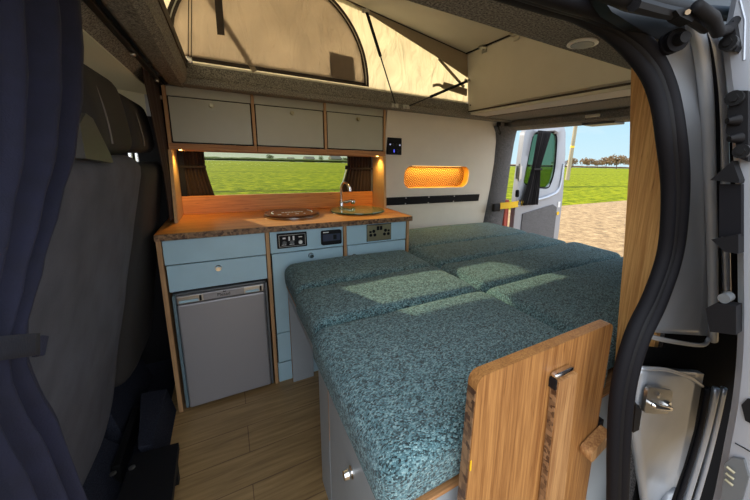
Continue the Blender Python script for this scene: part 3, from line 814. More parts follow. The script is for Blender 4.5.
# ================================================================== BED
def board_knob(p, parent): knob(p, parent, 'knob', (-1, 0, 0), .015)
t = thing('bed_bench', 'pale grey bench box under the nearest cushions', 'bench', (.58, .75, 0))
obj('carcass', bx(.251, .935, .454, 1.065, 0, .556), M['lam_bed'], t)
obj('side_door', bx(.236, .250, .455, .945, .012, .562), M['lam_bed'], t, bevel=.001)
obj('side_post', bx(.236, .250, .951, 1.078, 0, .562), M['lam_bed'], t, bevel=.001)
obj('post_edging', bx(.2355, .2505, .9465, .950, .30, .548), M['ply'], t)
board_knob((.236, .712, .407), t)
obj('front_panel', bx(.236, 2.10, .440, .4535, 0, .564), M['lam_bed'], t, bevel=.001)
obj('lid_board', bx(.232, 2.12, .437, 1.075, .565, .574), M['plyx'], t, bevel=.0015)
t = thing('bed_bench', 'long bench box under the rear cushions', 'bench', (1.5, 1.6, 0))
obj('carcass', bx(1.0, 2.10, 1.090, 2.235, 0, .556), M['lam_bed'], t); obj('lid_board', bx(.995, 2.12, 1.085, 2.24, .558, .574), M['plyx'], t)
t = thing('bed_slide', 'pull-out slatted board with grey leg panel in front of the kitchen units', 'bed frame', (.55, 1.4, 0))
obj('slide_board', bx(.234, .980, 1.080, 1.752, .563, .574), M['plyx'], t)
obj('leg_panel', bx(.240, .352, 1.728, 1.744, 0, .556), M['lam_bed'], t, bevel=.001)
obj('side_rail', bx(.236, .252, 1.085, 1.726, .515, .556), M['lam_bed'], t, bevel=.001)
obj('leg_edging', bx(.2385, .2395, 1.728, 1.744, 0, .556), M['ply'], t)

CG = 'teal bed cushions'
def cushion(x0, x1, y0, y1, seed, label, z0=.575, z1=.705, crownh=.010):
    def fn(p, u, v, w_):
        q = Vector(p)
        if w_ > 0: q.z += crownh*(1-u*u)*(1-v*v)*w_
        n3 = noise.noise(Vector((p.x*3.1+seed, p.y*3.3, p.z*3)))
        n4 = noise.noise(Vector((p.x*9+seed*2, p.y*9, p.z*8)))
        q += Vector((0, 0, .0065*n3+.0022*n4)) if w_ > -.5 else Vector((0, 0, 0))
        side = max(abs(u), abs(v))
        if w_ < .9: q.x += math.copysign(.006*(1-w_*w_)*(abs(u) > .9), u)
        return q
    o = obj('bed_cushion', rbox(x0, x1, y0, y1, z0, z1, .042, 26, fn), M['weave'], smooth='all')
    return tag(o, label, 'cushion', CG)
cushion(.226, .938, 1.378, 1.728, 1, 'narrow teal cushion in front of the sockets, against the base units')
cushion(.218, .938, 1.012, 1.374, 2, 'teal cushion with a sun strip, between the narrow one and the nearest large one')
cushion(.204, .941, .432, 1.010, 3, 'large teal cushion nearest the camera, behind the bamboo panel')
cushion(.988, 2.10, 1.735, 2.225, 4, 'teal cushion along the white wall')
cushion(.952, 2.11, 1.384, 1.733, 5, 'teal cushion second from the white wall on the rear side')
cushion(.954, 2.14, 1.022, 1.380, 6, 'teal cushion third from the white wall, with an L-shaped sun patch')
cushion(.954, 2.14, .478, 1.020, 7, 'large teal cushion at the right, behind the timber post')

# folding bamboo board at the door end of the bed
t = thing('bamboo_panel', 'upright bamboo board with batten standing against the bed front', 'board', (.58, .40, .20))
pts = [(.345, .20), (.808, .20)] + [(.807-.020+.020*math.cos(a), .846+.020*math.sin(a)) for a in [k*PI/2/5 for k in range(6)]] + [(.364+.020-.020*math.sin(a), .846+.020*math.cos(a)) for a in [k*PI/2/5 for k in range(6)]]
obj('board', prism(pts, 'y', .385, .411), M['bamboo'], t, bevel=.003)
bm = hexa([(.3432, .387, .205), (.3455, .387, .205), (.3455, .409, .205), (.3432, .409, .205), (.3614, .387, .838), (.3637, .387, .838), (.3637, .409, .838), (.3614, .409, .838)])
obj('board_edge', bm, M['edge'], t)
ba = obj('batten', hexa([(.594, .364, .20), (.672, .364, .20), (.672, .3845, .20), (.594, .3845, .20), (.577, .364, .793), (.642, .364, .793), (.642, .3845, .793), (.577, .3845, .793)]), M['bamboo_pale'], t, bevel=.005)
obj('batten_edge', hexa([(.5920, .367, .205), (.5942, .367, .205), (.5942, .382, .205), (.5920, .382, .205), (.5752, .367, .785), (.5774, .367, .785), (.5774, .382, .785), (.5752, .382, .785)]), M['edge'], ba)
obj('hinge_bracket', rbox(.572, .636, .368, .3845, .797, .809, .005, 4), M['chrome'], ba, smooth=True)
obj('hinge_leaf', bx(.571, .5755, .367, .384, .774, .797), M['black'], ba)
obj('yellow_tag', bx(.3590, .3620, .3830, .3850, .668, .690), M['yellow'], t)
t = thing('turn_catch', 'small wooden turn catch holding the right edge of the bamboo panel', 'catch', (.80, .38, .52))
def rot2(p, c, a): return (c[0]+(p[0]-c[0])*math.cos(a)-(p[1]-c[1])*math.sin(a), c[1]+(p[0]-c[0])*math.sin(a)+(p[1]-c[1])*math.cos(a))
cc = (.778, .540); lp = [rot2(p, cc, .28) for p in oblong(.730, .826, .523, .557, .012, 4)]
obj('catch_bar', prism(lp, 'y', .352, .3815), M['bamboo_pale'], t, bevel=.004)
obj('pivot_screw', cyl((.806, .346, .548), (.806, .3505, .548), .007, 14), M['chrome'], t)
obj('spacer', bx(.811, .830, .382, .4395, .535, .575), M['black'], t)

# timber post beside the door pillar
rowsz = [(.576, .452), (.70, .463), (1.0, .484), (1.25, .506), (1.577, .548)]
bm = bmesh.new(); A = []
for z, y in rowsz:
    A.append([bm.verts.new(p) for p in ((1.005, .365, z), (1.005, y, z), (1.030, y, z), (1.030, .365, z))])
for a, b in zip(A, A[1:]):
    for k in range(4): bm.faces.new((a[k], a[(k+1) % 4], b[(k+1) % 4], b[k]))
bm.faces.new(A[0][::-1]); bm.faces.new(A[-1])
t = thing('timber_post', 'tall orange wooden post between the bed and the door seal', 'post', (1.017, .44, .576))
obj('plank', bm, M['post'], t, bevel=.003)
obj('screw', cyl((1.001, .515, 1.545), (1.006, .515, 1.545), .009, 14), M['cream'], t, smooth=True)

# ================================================================== POP TOP
def zr(x): return 2.043+.146*(1.6-x)
t = thing('pop_top_roof', 'raised pop-top roof with beige canvas walls over the kitchen', 'roof', (.75, 1.4, 1.69))
def canvas_wall(a, b, n, ztop, amp, seed, y_in):
    rows = []
    for i in range(21):
        v = i/20; r_ = []
        for j in range(n+1):
            u = j/n; p = Vector(a).lerp(Vector(b), u); z0 = 1.690; z1 = ztop(p)
            z = z0+(z1-z0)*v
            wv = noise.noise(Vector((p.x*2.2+p.y*2.2+z*1.6+seed, z*5-p.x*3, seed)))*.6+noise.noise(Vector((p.x*9+p.y*9, z*8+p.x*6, seed)))*.25
            k = math.sin(PI*v)**.6*amp
            r_.append(p+Vector(y_in)*(wv*k)+Vector((0, 0, z)))
        rows.append(r_)
    return sheet(rows, .002)
obj('canvas_far', canvas_wall((-.33, 2.080, 0), (1.66, 2.080, 0), 80, lambda p: zr(p.x)+.01, .012, 3, (0, 1, 0)), M['canvas'], t, smooth='all')
obj('canvas_near', canvas_wall((-.33, .672, 0), (1.66, .672, 0), 50, lambda p: zr(p.x)+.01, .010, 5, (0, 1, 0)), M['canvas'], t, smooth='all')
obj('canvas_front', canvas_wall((-.34, .672, 0), (-.34, 2.080, 0), 40, lambda p: zr(p.x)+.01, .008, 9, (1, 0, 0)), M['canvas'], t, smooth='all')
bm = hexa([(-.45, .52, zr(-.45)+.012), (1.75, .52, zr(1.75)+.012), (1.75, 2.22, zr(1.75)+.012), (-.45, 2.22, zr(-.45)+.012), (-.45, .52, zr(-.45)+.07), (1.75, .52, zr(1.75)+.07), (1.75, 2.22, zr(1.75)+.07), (-.45, 2.22, zr(-.45)+.07)])
obj('roof_shell', bm, M['silver_lt'], t, bevel=.01)
bm = hexa([(1.70, .50, 1.70), (2.2, .5, 1.70), (2.2, 2.24, 1.70), (1.70, 2.24, 1.70), (1.75, .52, zr(1.75)+.06), (2.15, .52, 1.95), (2.15, 2.22, 1.95), (1.75, 2.22, zr(1.75)+.06)])
obj('rear_shell', bm, M['silver_lt'], t, bevel=.01)
# arched window flap with its zip, patch and strap on the far canvas
YC = 2.062
def arch(a, b, n=40):
    cx_, z0 = .312, 1.706
    out = []
    for k in range(n+1):
        th = PI*k/n; c, s = math.cos(th), math.sin(th)
        out.append((cx_+a*math.copysign(abs(c)**.95, c), z0+b*abs(s)**.95))
    return out
ao, ai = arch(.520, .53), arch(.484, .492)
bm = bmesh.new()
def cl(p): return (max(p[0], -.30), min(p[1], zr(p[0])-.012))
vo = [bm.verts.new((cl(p)[0], YC, cl(p)[1])) for p in ao]; vi = [bm.verts.new((cl(p)[0], YC, cl(p)[1])) for p in ai]
vo2 = [bm.verts.new((cl(p)[0], YC-.006, cl(p)[1])) for p in ao]; vi2 = [bm.verts.new((cl(p)[0], YC-.006, cl(p)[1])) for p in ai]
for k in range(40):
    bm.faces.new((vo[k], vo[k+1], vi[k+1], vi[k])); bm.faces.new((vo2[k], vi2[k], vi2[k+1], vo2[k+1])); bm.faces.new((vo[k], vo2[k], vo2[k+1], vo[k+1])); bm.faces.new((vi[k], vi[k+1], vi2[k+1], vi2[k]))
bx(-.21, .832, YC-.006, YC, 1.698, 1.722, bm)
z_ = obj('zip_arch', bm, M['zip'], t)
obj('zip_bead', tube([(cl(p)[0], YC-.008, cl(p)[1]) for p in arch(.502, .511)], .003, 6), M['nickel'], z_, smooth=True)
rows = []
for i in range(25):
    v = i/24; r_ = []
    for j in range(41):
        u = j/40
        x = -.172+(.797+.172)*u
        s_ = min(1, abs((x-.312)/.486))
        zt = min(1.706+.494*max(0, 1-s_**2.1)**.475, zr(x)-.014)
        z = 1.716+(max(zt, 1.72)-1.716)*v
        wv = noise.noise(Vector((x*5+z*7, z*5-x*3.5, 2.2)))*.028*(1-v)*min(1, v*6)+noise.noise(Vector((x*16+z*13, z*8, 4)))*.012*(1-v)*min(1, v*6)
        r_.append((x, YC-.012+wv*.5, z))
    rows.append(r_)
obj('window_flap', sheet(rows, .0018), M['flap'], t, smooth='all')
obj('mesh_patch', hexa([(.588, YC-.012, 1.724), (.738, YC-.012, 1.720), (.738, YC-.009, 1.720), (.588, YC-.009, 1.724), (.582, YC-.012, 1.858), (.728, YC-.012, 1.850), (.728, YC-.009, 1.850), (.582, YC-.009, 1.858)]), M['patch'], t)
obj('hanging_strap', hexa([(.020, YC-.022, 1.835), (.052, YC-.022, 1.838), (.052, YC-.018, 1.838), (.020, YC-.018, 1.835), (.022, YC-.022, 2.20), (.056, YC-.022, 2.20), (.056, YC-.018, 2.20), (.022, YC-.018, 2.20)]), M['zip'], t)
def band(p0, p1, wd, mat, name, y=YC-.008):
    p0, p1 = Vector((p0[0], y, p0[1])), Vector((p1[0], y, p1[1])); d = (p1-p0).normalized(); s = Vector((-d.z, 0, d.x))*wd/2
    q = Vector((0, .0025, 0))
    return obj(name, hexa([p0-s, p0+s, p0+s+q, p0-s+q, p1-s, p1+s, p1+s+q, p1-s+q]), mat, t)
band((-.065, 2.10), (.180, 1.690), .026, M['canvas_taupe'], 'diagonal_band')  # darker taupe bands running diagonally over the canvas
band((1.36, 1.955), (1.60, 1.795), .022, M['canvas_taupe'], 'diagonal_band', 2.062)
obj('roofline_strip', prism([(.60, zr(.60)-.006), (.66, zr(.66)-.012), (1.36, 1.952), (1.625, 1.862), (1.625, zr(1.625)-.006)], 'y', 2.052, 2.056), M['canvas_taupe'], t)  # darker taupe strip below the roof line, deepening towards the rear
obj('elastic_pocket', prism([(1.39, 1.762), (1.62, 1.735), (1.62, 1.785), (1.41, 1.805)], 'y', 2.050, 2.062), M['canvas_taupe'], t)
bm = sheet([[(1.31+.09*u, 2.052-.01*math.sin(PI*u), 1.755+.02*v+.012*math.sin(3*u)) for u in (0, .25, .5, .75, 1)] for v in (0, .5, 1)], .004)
obj('tape_end', bm, M['canvas_taupe'], t, smooth=True)
for dx in (0, .012): obj('tension_cord', cyl((-.112+dx, 2.045, 1.70), (-.062+dx, 2.045, 2.20), .0022, 6), M['zip'], t)
obj('cord_clip', rbox(-.124, -.094, 2.036, 2.056, 1.682, 1.712, .005, 4), M['chrome'], t, smooth=True)

# bed boards of the roof bed, folded up
t = thing('roof_bed_board', 'two hinged beige boards of the roof bed, rear one folded upright', 'board', (1.2, 1.4, 1.62))
def rb(x): return zr(x)-.004
bm = hexa([(.15, .70, rb(.15)-.014), (1.600, .70, rb(1.6)-.014), (1.600, 2.045, rb(1.6)-.014), (.15, 2.045, rb(.15)-.014), (.15, .70, rb(.15)), (1.600, .70, rb(1.6)), (1.600, 2.045, rb(1.6)), (.15, 2.045, rb(.15))])
obj('front_board', bm, M['roofboard'], t, bevel=.001)
bm = hexa([(1.640, .69, 1.625), (1.656, .69, 1.625), (1.656, 2.050, 1.625), (1.640, 2.050, 1.625), (1.603, .69, 2.030), (1.619, .69, 2.030), (1.619, 2.050, 2.030), (1.603, 2.050, 2.030)])
obj('rear_board', bm, M['roofboard'], t, bevel=.001)
obj('hinge_cord', cyl((1.592, 1.40, 2.026), (1.592, 2.045, 2.026), .007, 8), M['black'], t)
for y in (1.86, 1.57):
    bm = bx(1.560, 1.597, y-.022, y+.022, 2.012, 2.022); bx(1.596, 1.604, y-.022, y+.022, 1.985, 2.022, bm); cyl((1.590, y-.026, 2.016), (1.590, y+.026, 2.016), .008, 10, bm)
    obj('hinge', bm, M['nickel'], t)
obj('edge_seal', cyl((1.640, .70, 1.622), (1.640, 2.05, 1.622), .0055, 8), M['zip'], t, smooth=True)
obj('edge_trim', cyl((1.630, .75, 1.634), (1.630, 1.78, 1.634), .0035, 8), M['nickel'], t, smooth=True)
obj('edge_line', bx(.65, 1.60, 2.046, 2.052, 0, .01), M['zip'], t) if False else None
bm = hexa([(.15, 2.044, rb(.15)-.018), (1.60, 2.044, rb(1.6)-.018), (1.60, 2.052, rb(1.6)-.018), (.15, 2.052, rb(.15)-.018), (.15, 2.044, rb(.15)-.006), (1.60, 2.044, rb(1.6)-.006), (1.60, 2.052, rb(1.6)-.006), (.15, 2.052, rb(.15)-.006)])
obj('board_edging', bm, M['zip'], t)
for z in (1.665, 1.73): obj('screw', cyl((1.632-.0*z, 2.02, z), (1.628+.02, 2.02, z), .006, 8), M['zip'], t)

def gas_strut(a, b, frac, label):
    a, b = Vector(a), Vector(b); mid = a.lerp(b, frac)
    t = thing('gas_strut', label, 'gas strut', b, 'gas struts of the pop-top')
    obj('cylinder', cyl(a, mid, .0095, 12), M['black'], t, smooth=True)
    obj('piston_rod', cyl(mid, b, .0042, 10), M['blackmetal'], t, smooth=True)
    for p in (a, b):
        bm = cyl(p+Vector((0, -.012, 0)), p+Vector((0, .014, 0)), .011, 14); bx(p.x-.024, p.x+.024, p.y+.008, p.y+.013, p.z-.012, p.z+.014, bm)
        obj('end_bracket', bm, M['nickel'], t)
gas_strut((.802, 2.020, zr(.80)-.045), (1.000, 2.008, 1.597), .46, 'steep black gas strut hanging from the roof board down to the carpet ledge')
gas_strut((1.605, 2.030, 1.835), (1.085, 2.008, 1.597), .64, 'nearly level black gas strut reaching the upright rear board')

# lights and fittings in the ceiling
def downlight(p, label):
    t = thing('ceiling_light', label, 'ceiling light', p)
    obj('rim', lathe([(.030, 0), (.0395, -.002), (.040, -.006), (.030, -.0085)], p, n=32), M['cream'], t, smooth=True)
    obj('lens', lathe([(.005, -.002), (.0305, -.002), (.0300, -.0094), (.005, -.0098)], p, n=28), M['lens'], t, smooth=True)
downlight((.868, .606, 1.578), 'round flush ceiling light with cream rim in the carpeted ceiling')
t = thing('header_lamp', 'small pale lamp on the carpeted header over the rear doors', 'light', (2.085, 1.33, 1.553))
obj('lens', rbox(2.076, 2.088, 1.27, 1.37, 1.552, 1.572, .005, 4), M['cream'], t, smooth=True)
t = thing('door_lock_plate', 'flat grey latch plate under the rear door header', 'latch', (2.2, 1.30, 1.51))
obj('plate', bx(2.13, 2.25, 1.20, 1.42, 1.512, 1.527), M['fridge_dk'], t, bevel=.003)
t = thing('curtain_hook', 'small dark hook bracket at the top corner of the white wall', 'hook', (2.0, 2.09, 1.50))
obj('bracket', bx(1.985, 2.015, 2.075, 2.095, 1.535, 1.577), M['blackmetal'], t, bevel=.002)
obj('hook', tube(smoothpath([(2.0, 2.080, 1.535), (2.0, 2.070, 1.51), (2.004, 2.060, 1.490), (2.01, 2.072, 1.478), (2.01, 2.085, 1.49)], 4), .005, 8), M['blackmetal'], t, smooth=True)
t = thing('curtain_track', 'dark curtain track across the ceiling behind the cab seats', 'curtain track', (-.238, 1.2, 1.575))
obj('track', bx(-.247, -.229, .42, 2.18, 1.581, 1.594), M['blackmetal'], t, bevel=.002)
for y in (1.02, 1.52, 1.98): obj('runner', rbox(-.246, -.230, y-.008, y+.008, 1.568, 1.581, .004, 3), M['nickel'], t, smooth=True)

# ================================================================== REAR DOOR
t = thing('rear_door', 'silver rear van door standing open, with window and carpeted panel', 'door', (2.38, 2.19, 0))
DY = 2.155
dout = [(2.352, -.05), (3.035, -.05), (3.060, .55), (3.055, .95), (3.020, 1.35), (2.985, 1.56), (2.950, 1.62), (2.44, 1.585), (2.395, 1.52), (2.360, .95)]
wout = [(2.455, 1.075), (2.50, 1.045), (2.79, 1.005), (2.86, 1.06), (2.895, 1.20), (2.885, 1.45), (2.86, 1.53), (2.81, 1.555), (2.56, 1.525), (2.525, 1.49)]
def ringmesh(outer, inner, y0, y1):
    bm = bmesh.new()
    def res(poly, n=60):
        L_ = [0]; P = poly+[poly[0]]
        for a, b in zip(P, P[1:]): L_.append(L_[-1]+math.dist(a, b))
        out = []
        c = (2.69, 1.27)
        for k in range(n):
            a = 2*PI*k/n; dx, dz = math.cos(a), math.sin(a); best = None
            for p, q in zip(P, P[1:]):
                ex, ez = q[0]-p[0], q[1]-p[1]; den = dx*ez-dz*ex
                if abs(den) < 1e-9: continue
                tt = ((p[0]-c[0])*ez-(p[1]-c[1])*ex)/den; ss = ((p[0]-c[0])*dz-(p[1]-c[1])*dx)/den
                if tt > 0 and -1e-6 <= ss <= 1+1e-6 and (best is None or tt < best): best = tt
            out.append((c[0]+dx*best, c[1]+dz*best))
        return out
    o, i = res(outer, 96), res(inner, 96); n = 96
    for vv in outer:      # snap the nearest samples to the true corners
        k = min(range(n), key=lambda k: math.dist(o[k], vv)); o[k] = vv
    V = [[bm.verts.new((p[0], y, p[1])) for p in ring] for ring, y in ((o, y0), (i, y0+.016), (o, y1), (i, y1-.016))]
    mid = [bm.verts.new((a[0]*.25+b[0]*.75, y0-.004, a[1]*.25+b[1]*.75)) for a, b in zip(o, i)]
    for k in range(n):
        j = (k+1) % n
        bm.faces.new((V[0][k], V[0][j], mid[j], mid[k])); bm.faces.new((mid[k], mid[j], V[1][j], V[1][k])); bm.faces.new((V[1][k], V[1][j], V[3][j], V[3][k])); bm.faces.new((V[3][k], V[3][j], V[2][j], V[2][k])); bm.faces.new((V[2][k], V[2][j], V[0][j], V[0][k]))
    return bm
obj('door_shell', ringmesh(dout, wout, DY, DY+.055), M['silver_door'], t, smooth=True)
bm = prism(wout, 'y', DY+.030, DY+.035); obj('window_glass', bm, M['glass_rear'], t)
wi = [(2.69+(p[0]-2.69)*.985, 1.27+(p[1]-1.27)*.985) for p in wout]
obj('window_seal', tube([(p[0], DY+.018, p[1]) for p in smoothpath([(q[0], q[1], 0) for q in wout+[wout[0]]], 6)], .009, 8), M['rubber'], t, smooth=True)
obj('carpet_panel', prism([(2.44, .02), (2.97, .02), (2.965, .80), (2.90, .835), (2.46, .765)], 'y', DY-.012, DY-.0015), M['carpet_dk'], t, bevel=.003)
obj('inner_ridge', tube(smoothpath([(2.37, DY-.006, .85), (2.6, DY-.008, .885), (2.85, DY-.008, .93), (2.97, DY-.006, 1.0), (3.0, DY-.004, 1.25)], 5), .016, 8), M['silver'], t, smooth=True)
obj('sticker', bx(2.985, 3.022, DY-.007, DY-.005, .80, .86), M['white'], t)
obj('warning_dot', cyl((3.00, DY-.008, .735), (3.00, DY-.0045, .735), .02, 16), M['yellow'], t)
bm = bx(2.335, 2.375, DY-.03, DY+.01, 1.10, 1.22); cyl((2.345, DY-.025, 1.08), (2.345, DY-.025, 1.24), .014, 12, bm)
obj('hinge', bm, M['nickel'], t, bevel=.003)
obj('check_arm', rbox(2.335, 2.365, DY-.035, DY+.0, .93, 1.00, .012, 5), M['black'], t, smooth=True)
t2 = thing('door_curtain', 'black curtain gathered at the window of the open rear door', 'curtain', (2.55, 2.13, .84))
def fn(v):
    z = 1.55-.70*v
    if v < .5: w_ = .17-.07*(v/.5); x = 2.515+.02*v
    else: w_ = .10+.12*((v-.5)/.5)**.8; x = 2.525-.10*((v-.5)/.5)
    if v < .5: x = 2.545-.04*v/.5
    else: x = 2.505-.10*((v-.5)/.5)
    return Vector((x, DY-.035, z)), Vector((x+w_, DY-.035, z)), z, 1
obj('cloth', curtain(fn, 6, .011, 60, 24), M['curtain_blk'], t2, smooth='all')
obj('tie_band', bx(2.500, 2.615, DY-.060, DY-.052, 1.185, 1.205), M['curtain_blk'], t2, bevel=.002)
t = thing('door_strap', 'black and yellow webbing strap between carpeted pillar and rear door', 'strap', (2.2, 2.1, .84))
obj('buckle', rbox(2.050, 2.135, 2.118, 2.150, .810, .880, .010, 6), M['black'], t, smooth=True)
bm = sheet([[(2.125+.25*u, 2.122+.02*u-.02*math.sin(PI*u), .832+.058*v+.006*u) for u in (0, .25, .5, .75, 1)] for v in (0, .5, 1)], .006)
obj('webbing', bm, M['yellow'], t, smooth=True)
obj('webbing_end', bx(2.405, 2.455, 2.128, 2.136, .848, .892), M['yellow'], t, bevel=.002); obj('strap_loop', bx(2.37, 2.412, 2.130, 2.138, .856, .884), M['fridge_dk'], t, bevel=.003)
t = thing('tail_light', 'slim red tail lamp at the rear corner beside the carpeted pillar', 'tail light', (2.32, 2.26, .55))
obj('lens', rbox(2.290, 2.345, 2.215, 2.30, .50, .90, .014, 6), M['red'], t, smooth=True)
obj('housing', bx(2.28, 2.335, 2.302, 2.33, .48, .92), M['black'], t)

# ================================================================== CAB SIDE
def leanx(z): # rear face of the reclined bench
    return -.247-.205*(1.20-z)
t = thing('bench_seat', 'double cab seat seen from behind with charcoal cover', 'seat', (-.45, 1.0, .2))
def fb(p, u, v, w_):
    z = p.z; x = p.x+(leanx(z)+.247)
    x -= .030*max(0, abs(v)-.55)**1.3/.4*(1 if u > 0 else .2)
    x += .006*noise.noise(Vector((p.y*5, p.z*5, 1)))
    zz = z - (.02*max(0, abs(v)-.75)/.25 if w_ > .5 else 0)
    return Vector((x, p.y+.004*noise.noise(Vector((p.y*4, p.z*6, 7))), zz))
obj('backrest', rbox(-.387, -.247, .50, 1.625, .22, 1.238, .05, 20, fb), M['seat'], t, smooth='all')
def hr(cy_, wd, z0, z1, xb, mat, parent, name='headrest'):
    def fh(p, u, v, w_):
        q = Vector(p); k = (q.z-z0)/(z1-z0)
        q.y = cy_+(q.y-cy_)*(1.0-.07*k*k-.04*(1-k)); q.x -= .025*k*k; return q
    h_ = obj(name, rbox(xb-.10, xb, cy_-wd/2, cy_+wd/2, z0, z1, .046, 12, fh), mat, parent, smooth='all')
    bm = tube([(xb+.001-.025*k*k, cy_-wd*.22, z0+.03+(z1-z0-.06)*k) for k in (0, .25, .5, .75, 1)], .0022, 6)
    obj('stitch_line', bm, M['seat_stitch'], h_, smooth=True)
    for dy in (-.06, .06): obj('headrest_rod', cyl((xb-.055, cy_+dy, z0-.06), (xb-.055, cy_+dy, z0+.02), .007, 10), M['chrome'], h_, smooth=True)
hr(1.31, .41, 1.240, 1.487, -.262, M['seat_dk'], t)
obj('bolster', prism([(.90, 1.235), (1.085, 1.222), (1.075, 1.240), (.985, 1.318), (.945, 1.325), (.90, 1.30)], 'x', -.258, -.236), M['bolster'], t, bevel=.012, seg=3)
obj('seat_base', rbox(-1.0, -.46, .5, 1.46, .22, .42, .05, 8), M['seat_dk'], t, smooth=True)
t = thing('driver_seat', 'dark single cab seat with headrest beyond the bench seat', 'seat', (-.45, 1.9, .2))
def fd(p, u, v, w_):
    return Vector((p.x-.16*(1.20-p.z)-.03*max(0, abs(v)-.5), p.y, p.z))
obj('backrest', rbox(-.41, -.265, 1.66, 2.22, .26, 1.205, .05, 14, fd), M['seat_dk'], t, smooth='all')
hr(1.86, .42, 1.245, 1.475, -.280, M['seat_dk'], t)
obj('seat_base', rbox(-1.0, -.50, 1.62, 2.16, .25, .42, .05, 8), M['seat_dk'], t, smooth=True)

# curtains of the cab
t = thing('cab_curtain', 'large navy curtain tied back, close to the camera at the left', 'curtain', (-.21, .45, .50))
ctrl = [(1.55, .985), (1.46, .965), (1.36, .915), (1.25, .825), (1.17, .725), (1.10, .635), (1.04, .562), (1.0, .548), (.96, .555), (.90, .575), (.80, .585), (.65, .61), (.45, .64)]
def edge(z):
    for (za, ya), (zb, yb) in zip(ctrl, ctrl[1:]):
        if zb <= z <= za:
            f_ = (z-zb)/(za-zb); f_ = f_*f_*(3-2*f_)*.5+f_*.5; return yb+(ya-yb)*f_
    return ctrl[-1][1]
def fn(v):
    z = 1.55-1.05*v
    return Vector((-.222, .335, z)), Vector((-.222, edge(z), z)), z, .35+.65*min(1, abs(z-1.02)/.25)
obj('cloth', curtain(fn, 5.3, .014, 120, 50, .004), M['navy'], t, smooth='all')
def tp(px, py): return at(px, py, 'x', -.196)
rows = []
for v in (0, .33, .66, 1):
    r_ = []
    for k in range(9):
        px = -40+75*k/8; p = tp(px, 341-8*k/8*.9+(26-4*k/8)*v); r_.append(p+Vector((.006*math.sin(PI*k/8), 0, 0)))
    rows.append(r_)
tb = obj('tie_band', sheet(rows, .004, nrm=(1, 0, 0)), plain('navy_tie', (.012, .013, .024), .9, bump=.3, bscale=300), t, smooth='all')
rows = [[tp(px, py) for px, py in ((32, 337), (38, 336), (44, 337))], [tp(px, py) for px, py in ((32, 357), (37, 357), (40, 356))]]
obj('tie_end', sheet(rows, .004, nrm=(1, 0, 0)), M['navy'], tb)
t = thing('cab_curtain', 'narrow dark curtain hanging beside the overhead cupboards', 'curtain', (-.262, 2.09, .92))
def fn(v):
    z = 1.578-.655*v
    return Vector((-.2475, 1.74+.20*min(1, v*1.6), z)), Vector((-.2475, 2.20, z)), z, 1
obj('cloth', curtain(fn, 4, .0035, 50, 24), M['curtain_br'], t, smooth='all')
obj('snap_stud', cyl((-.244, 2.085, 1.515), (-.2385, 2.085, 1.515), .010, 14), M['nickel'], t, smooth=True)

# seat bases and step on the cab floor edge
t = thing('step_plate', 'black step plate with two bolts at the floor edge, bottom left', 'step', (-.34, 1.25, 0))
obj('plate', hexa([(-.40, 1.05, .088), (-.236, 1.05, .088), (-.244, 1.412, .088), (-.385, 1.428, .088), (-.40, 1.05, .118), (-.236, 1.05, .118), (-.244, 1.412, .118), (-.385, 1.428, .118)]), M['black'], t, bevel=.004)
for px, py in ((113, 474), (132, 468)):
    p = at(px, py, 'z', .118); obj('bolt', lathe([(.010, 0), (.010, .004), (.005, .006)], p, n=12), M['nickel'], t, smooth=True)
for y in (1.12, 1.33): obj('leg', bx(-.262, -.246, y, y+.03, 0, .088), M['black'], t)
for y in (1.12, 1.33): obj('leg', bx(-.385, -.37, y, y+.03, 0, .088), M['black'], t)
bm = hexa([(-.345, 1.45, 0), (-.300, 1.45, 0), (-.300, 1.79, 0), (-.40, 1.79, 0), (-.375, 1.45, .125), (-.335, 1.45, .120), (-.325, 1.79, .13), (-.42, 1.79, .14)])
tag(obj('carpeted_sill', bm, M['carpet_blue'], bevel=.006), 'dark blue carpeted sill between the cab floor and the wooden floor', 'sill')
t = thing('seat_pedestal', 'dark boxy pedestal under the bench seat', 'pedestal', (-.52, 1.4, 0))
obj('box', hexa([(-.72, .60, 0), (-.455, .60, 0), (-.43, 1.60, 0), (-.72, 1.60, 0), (-.70, .60, .20), (-.56, .60, .20), (-.54, 1.55, .20), (-.70, 1.55, .20)]), M['carpet_blue'], t, bevel=.012)
obj('rail', bx(-.455, -.43, 1.44, 1.78, .002, .085), M['blackmetal'], t, bevel=.004)
t = thing('seat_pedestal', 'dark pedestal under the driver seat beside the fridge unit', 'pedestal', (-.6, 1.9, 0), None)
obj('box', hexa([(-.85, 1.66, 0), (-.46, 1.66, 0), (-.44, 2.15, 0), (-.85, 2.15, 0), (-.85, 1.68, .245), (-.52, 1.68, .245), (-.50, 2.12, .245), (-.85, 2.12, .245)]), M['carpet_blue'], t, bevel=.012)

# ================================================================== DOOR SIDE (right)
SY = .305
def sp(px, py):
    y = SY if py > 120 else SY+.075*min(1, (120-py)/110)
    if px < 640: y = max(y, SY)
    return at(px, py, 'y', y)
seal_px = [(440, -42), (500, -16), (553, 2), (590, 14), (622, 32), (648, 60), (663, 92), (671, 135), (675.5, 190), (671, 250), (656, 297), (637, 338), (624, 385), (619, 440), (617, 520), (612, 620)]
path = smoothpath([sp(*p) for p in seal_px], 8)
t = thing('door_seal', 'thick black rubber seal curving round the sliding door opening', 'seal', path[-1])
def side(path, off):
    out = []
    for i, p in enumerate(path):
        tg = (path[min(i+1, len(path)-1)]-path[max(i-1, 0)]).normalized(); vw = (p-CAM).normalized()
        s = Vector((1, -.9, .0)).normalized(); s = (s-tg*s.dot(tg)).normalized()
        out.append(p+s*off)
    return out
flat = [(math.cos(2*PI*k/14)*1.0, math.sin(2*PI*k/14)) for k in range(14)]
obj('inner_lip', tube(side(path, -.0115), .0145, 14), M['rubber'], t, smooth='all')
